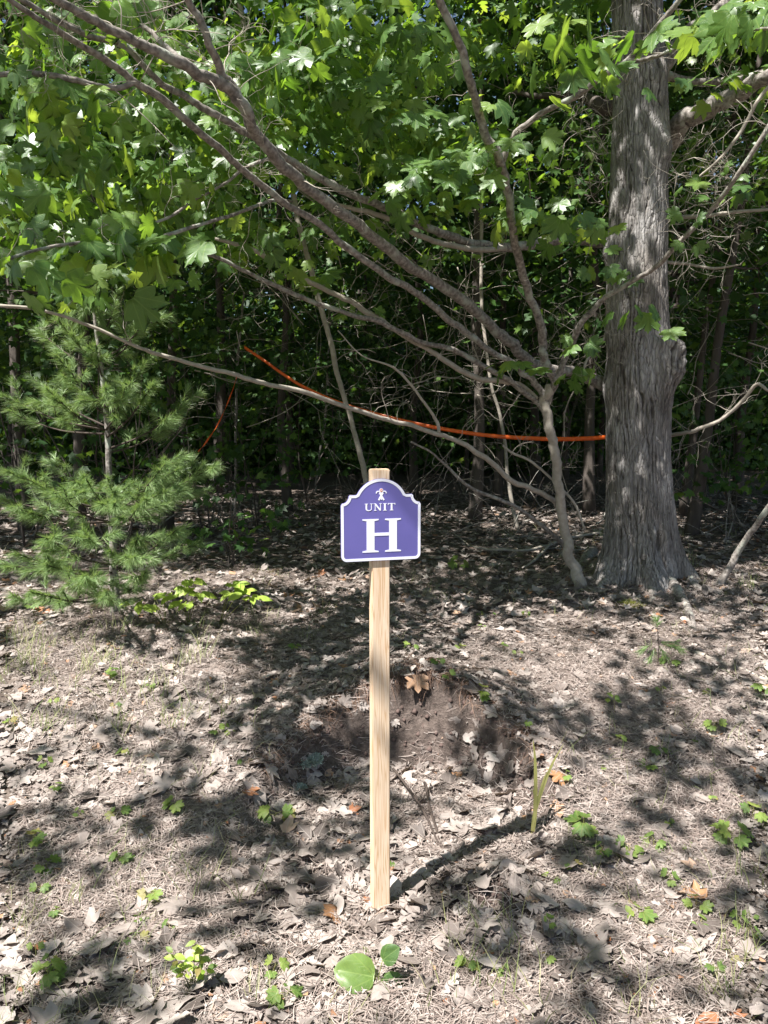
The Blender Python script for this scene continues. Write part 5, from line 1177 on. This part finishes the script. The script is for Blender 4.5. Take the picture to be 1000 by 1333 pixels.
compound(285, 815, [(320, 768, 1), (300, 772, -1), (335, 778, 1), (310, 760, 1)], 'bright yellow green plant below the young pine, rightmost of three')

# grass
GV = []; GA = []
def blade(p0, d, L, w_, bend, a, seg=4):
    d = np.array(d, float); d /= np.linalg.norm(d); hd = np.array([math.cos(a), math.sin(a), 0]); sd = np.cross(d, [0.2, 1, .1]); sd /= np.linalg.norm(sd)
    prev = None; out = []
    for i_ in range(seg + 1):
        f = i_ / seg; p_ = p0 + d * L * f + hd * bend * L * f * f - np.array([0, 0, bend * L * .45 * f ** 3]); ww = w_ * (1 - f ** 2) + .0002
        out.append((p_ - sd * ww, p_ + sd * ww))
    rv = rnd.random()
    for i_ in range(seg):
        a_, b_ = out[i_]; c_, e_ = out[i_ + 1]; GV.extend([a_, b_, e_, a_, e_, c_]); GA.extend([rv] * 6)
def tuft(px, py, n_, L, w_=.0012, spread=.04):
    g_ = G(px, py)
    for q in range(n_):
        x = g_[0] + rnd.gauss(0, spread); y = g_[1] + rnd.gauss(0, spread)
        blade(np.array([x, y, float(H(x, y))]), (rnd.gauss(0, .3), rnd.gauss(0, .25), 1), L * rnd.uniform(.5, 1.2), w_, rnd.uniform(.05, .6), rnd.uniform(0, 6.28))
for (px, py, n_, L) in [(245, 865, 16, .22), (262, 862, 10, .26), (40, 870, 16, .16), (90, 900, 10, .13), (20, 840, 14, .16), (270, 1160, 8, .25), (320, 1180, 8, .2), (150, 820, 14, .14), (330, 830, 12, .12), (420, 800, 14, .12), (900, 740, 18, .26), (975, 770, 16, .22), (955, 700, 10, .25),
                        (960, 1240, 18, .14), (985, 1160, 12, .18), (650, 1290, 14, .15), (600, 1250, 16, .13), (560, 1300, 10, .12), (330, 1300, 12, .12), (100, 1180, 12, .12), (30, 1220, 12, .13), (20, 1320, 16, .1), (630, 1200, 14, .12), (670, 1240, 10, .16), (780, 700, 8, .2), (700, 690, 6, .22), (660, 700, 8, .2), (130, 1330, 14, .1), (700, 1330, 14, .1), (930, 1300, 14, .12), (460, 1330, 10, .1)]:
    tuft(px, py, n_, L)
for q in range(46): tuft(rnd.uniform(0, 330), rnd.uniform(790, 960), 8, rnd.uniform(.07, .19), .0017)
for q in range(30): tuft(rnd.uniform(300, 1000), rnd.uniform(690, 800), 4, rnd.uniform(.08, .2))
for q in range(900):
    y = 1.5 + 6 * rnd.random() ** 1.3; x = rnd.uniform(-.55, .55) * y
    if pit_r(x, y) < 1: continue
    if fbm(x * 1.1 + 30, y * 1.1, 2) < .47: continue
    for k in range(3): blade(np.array([x + rnd.gauss(0, .03), y + rnd.gauss(0, .03), float(H(x, y))]), (rnd.gauss(0, .7), rnd.gauss(0, .6), 1), rnd.uniform(.05, .16), .0009, rnd.uniform(.1, .9), rnd.uniform(0, 6.28), 3)
V = np.array(GV); F = np.arange(len(V)).reshape(-1, 3)
tag(obj('grass', mesh_np('grass', V, F, GA), M_GRASS), 'thin dry and green grass wisps scattered through the leaf litter', 'grass', kind='stuff')
# the tall grass with broad blades
GV.clear(); GA.clear(); g_ = G(692, 1095)
for (tx, ty, w_) in ((694, 962, .008), (734, 968, .007), (716, 1000, .005), (690, 1030, .005)):
    tp = P(tx, ty, g_[1]); p1 = P(700, 1030, g_[1])
    cv = catmull(np.array([g_, g_ * .4 + p1 * .6, p1 * .5 + tp * .5, tp]), 5); rv = .15
    for i_ in range(len(cv) - 1):
        f0, f1 = i_ / (len(cv) - 1), (i_ + 1) / (len(cv) - 1); wa, wb = w_ * math.sin(math.pi * min(1, f0 * .75 + .2)), w_ * math.sin(math.pi * min(1, f1 * .75 + .245)); s_ = np.array([.9, -.3, 0])
        GV.extend([cv[i_] - s_ * wa, cv[i_] + s_ * wa, cv[i_ + 1] + s_ * wb, cv[i_] - s_ * wa, cv[i_ + 1] + s_ * wb, cv[i_ + 1] - s_ * wb]); GA.extend([rv] * 6)
e = empty('tall_grass', tuple(g_), 'tall green grass plant with two long blades right of the bank', 'grass plant')
V = np.array(GV); F = np.arange(len(V)).reshape(-1, 3); obj('blades', mesh_np('blades', V, F, GA), M_SEED, e)
# lichen and moss
def fuzz(name, px, py, r_, n_, mat, label, cat, flat=.6):
    g_ = G(px, py); d = rng.normal(0, 1, (n_, 3)); d /= np.linalg.norm(d, axis=1)[:, None]; d[:, 2] = np.abs(d[:, 2])
    c = g_ + d * r_ * np.array([1, 1, flat]) * rng.uniform(.5, 1, (n_, 1)); t = d + rng.normal(0, .6, (n_, 3)); t /= np.linalg.norm(t, axis=1)[:, None]
    s_ = np.cross(t, rng.normal(0, 1, (n_, 3))); s_ /= np.linalg.norm(s_, axis=1)[:, None]; L_ = r_ * .3
    V = np.stack([c - s_ * .0015, c + s_ * .0015, c + t * L_ + s_ * .003, c + t * L_ - s_ * .001], 1).reshape(-1, 3); b0 = (np.arange(n_) * 4)[:, None]
    F = np.concatenate([b0 + np.array([[0, 1, 2]]), b0 + np.array([[0, 2, 3]])])
    tag(obj(name, mesh_np(name, V, F, np.repeat(rng.random(n_), 4)), mat), label, cat)
fuzz('lichen_clump', 390, 1030, .035, 1800, M_LICHEN, 'round grey green lichen clump in the hollow left of the stake', 'lichen', .8)
fuzz('lichen_patch', 402, 990, .06, 1500, M_LICHEN, 'flat pale lichen patch above the round lichen clump', 'lichen', .25)
fuzz('moss_patch', 850, 762, .10, 2500, M_MOSS, 'yellow green moss patch at the foot of the big maple', 'moss', .35)
fuzz('moss_patch', 822, 790, .10, 1600, M_MOSS, 'small moss patch on the ground below the big maple', 'moss', .2)
# clods on the bank wall

ac = Acc()
O8 = np.array([[1, 0, 0], [-1, 0, 0], [0, 1, 0], [0, -1, 0], [0, 0, 1], [0, 0, -1.]]); F8 = np.array([[0, 2, 4], [2, 1, 4], [1, 3, 4], [3, 0, 4], [2, 0, 5], [1, 2, 5], [3, 1, 5], [0, 3, 5]])
for q in range(1800):
    if q % 4:
        th = rnd.uniform(.2, 2.9); rr2 = rnd.uniform(.78, 1.02); x = .06 + .66 * rr2 * math.cos(th); y = 2.72 + .80 * rr2 * math.sin(th)
    else: x = rnd.gauss(.36, .10); y = rnd.gauss(2.30, .08)
    sz = .003 + .014 * rnd.random() ** 3.5
    ac.add(O8 * sz * rng.uniform(.6, 1.2, (6, 3)) + np.array([x, y, float(H(x, y)) + sz * .3]), F8, rnd.random())
tag(ac.build('soil_crumbs', M_SOILCLOD), 'loose dark soil crumbs on the face of the bank and beside the stake', 'soil', kind='stuff')
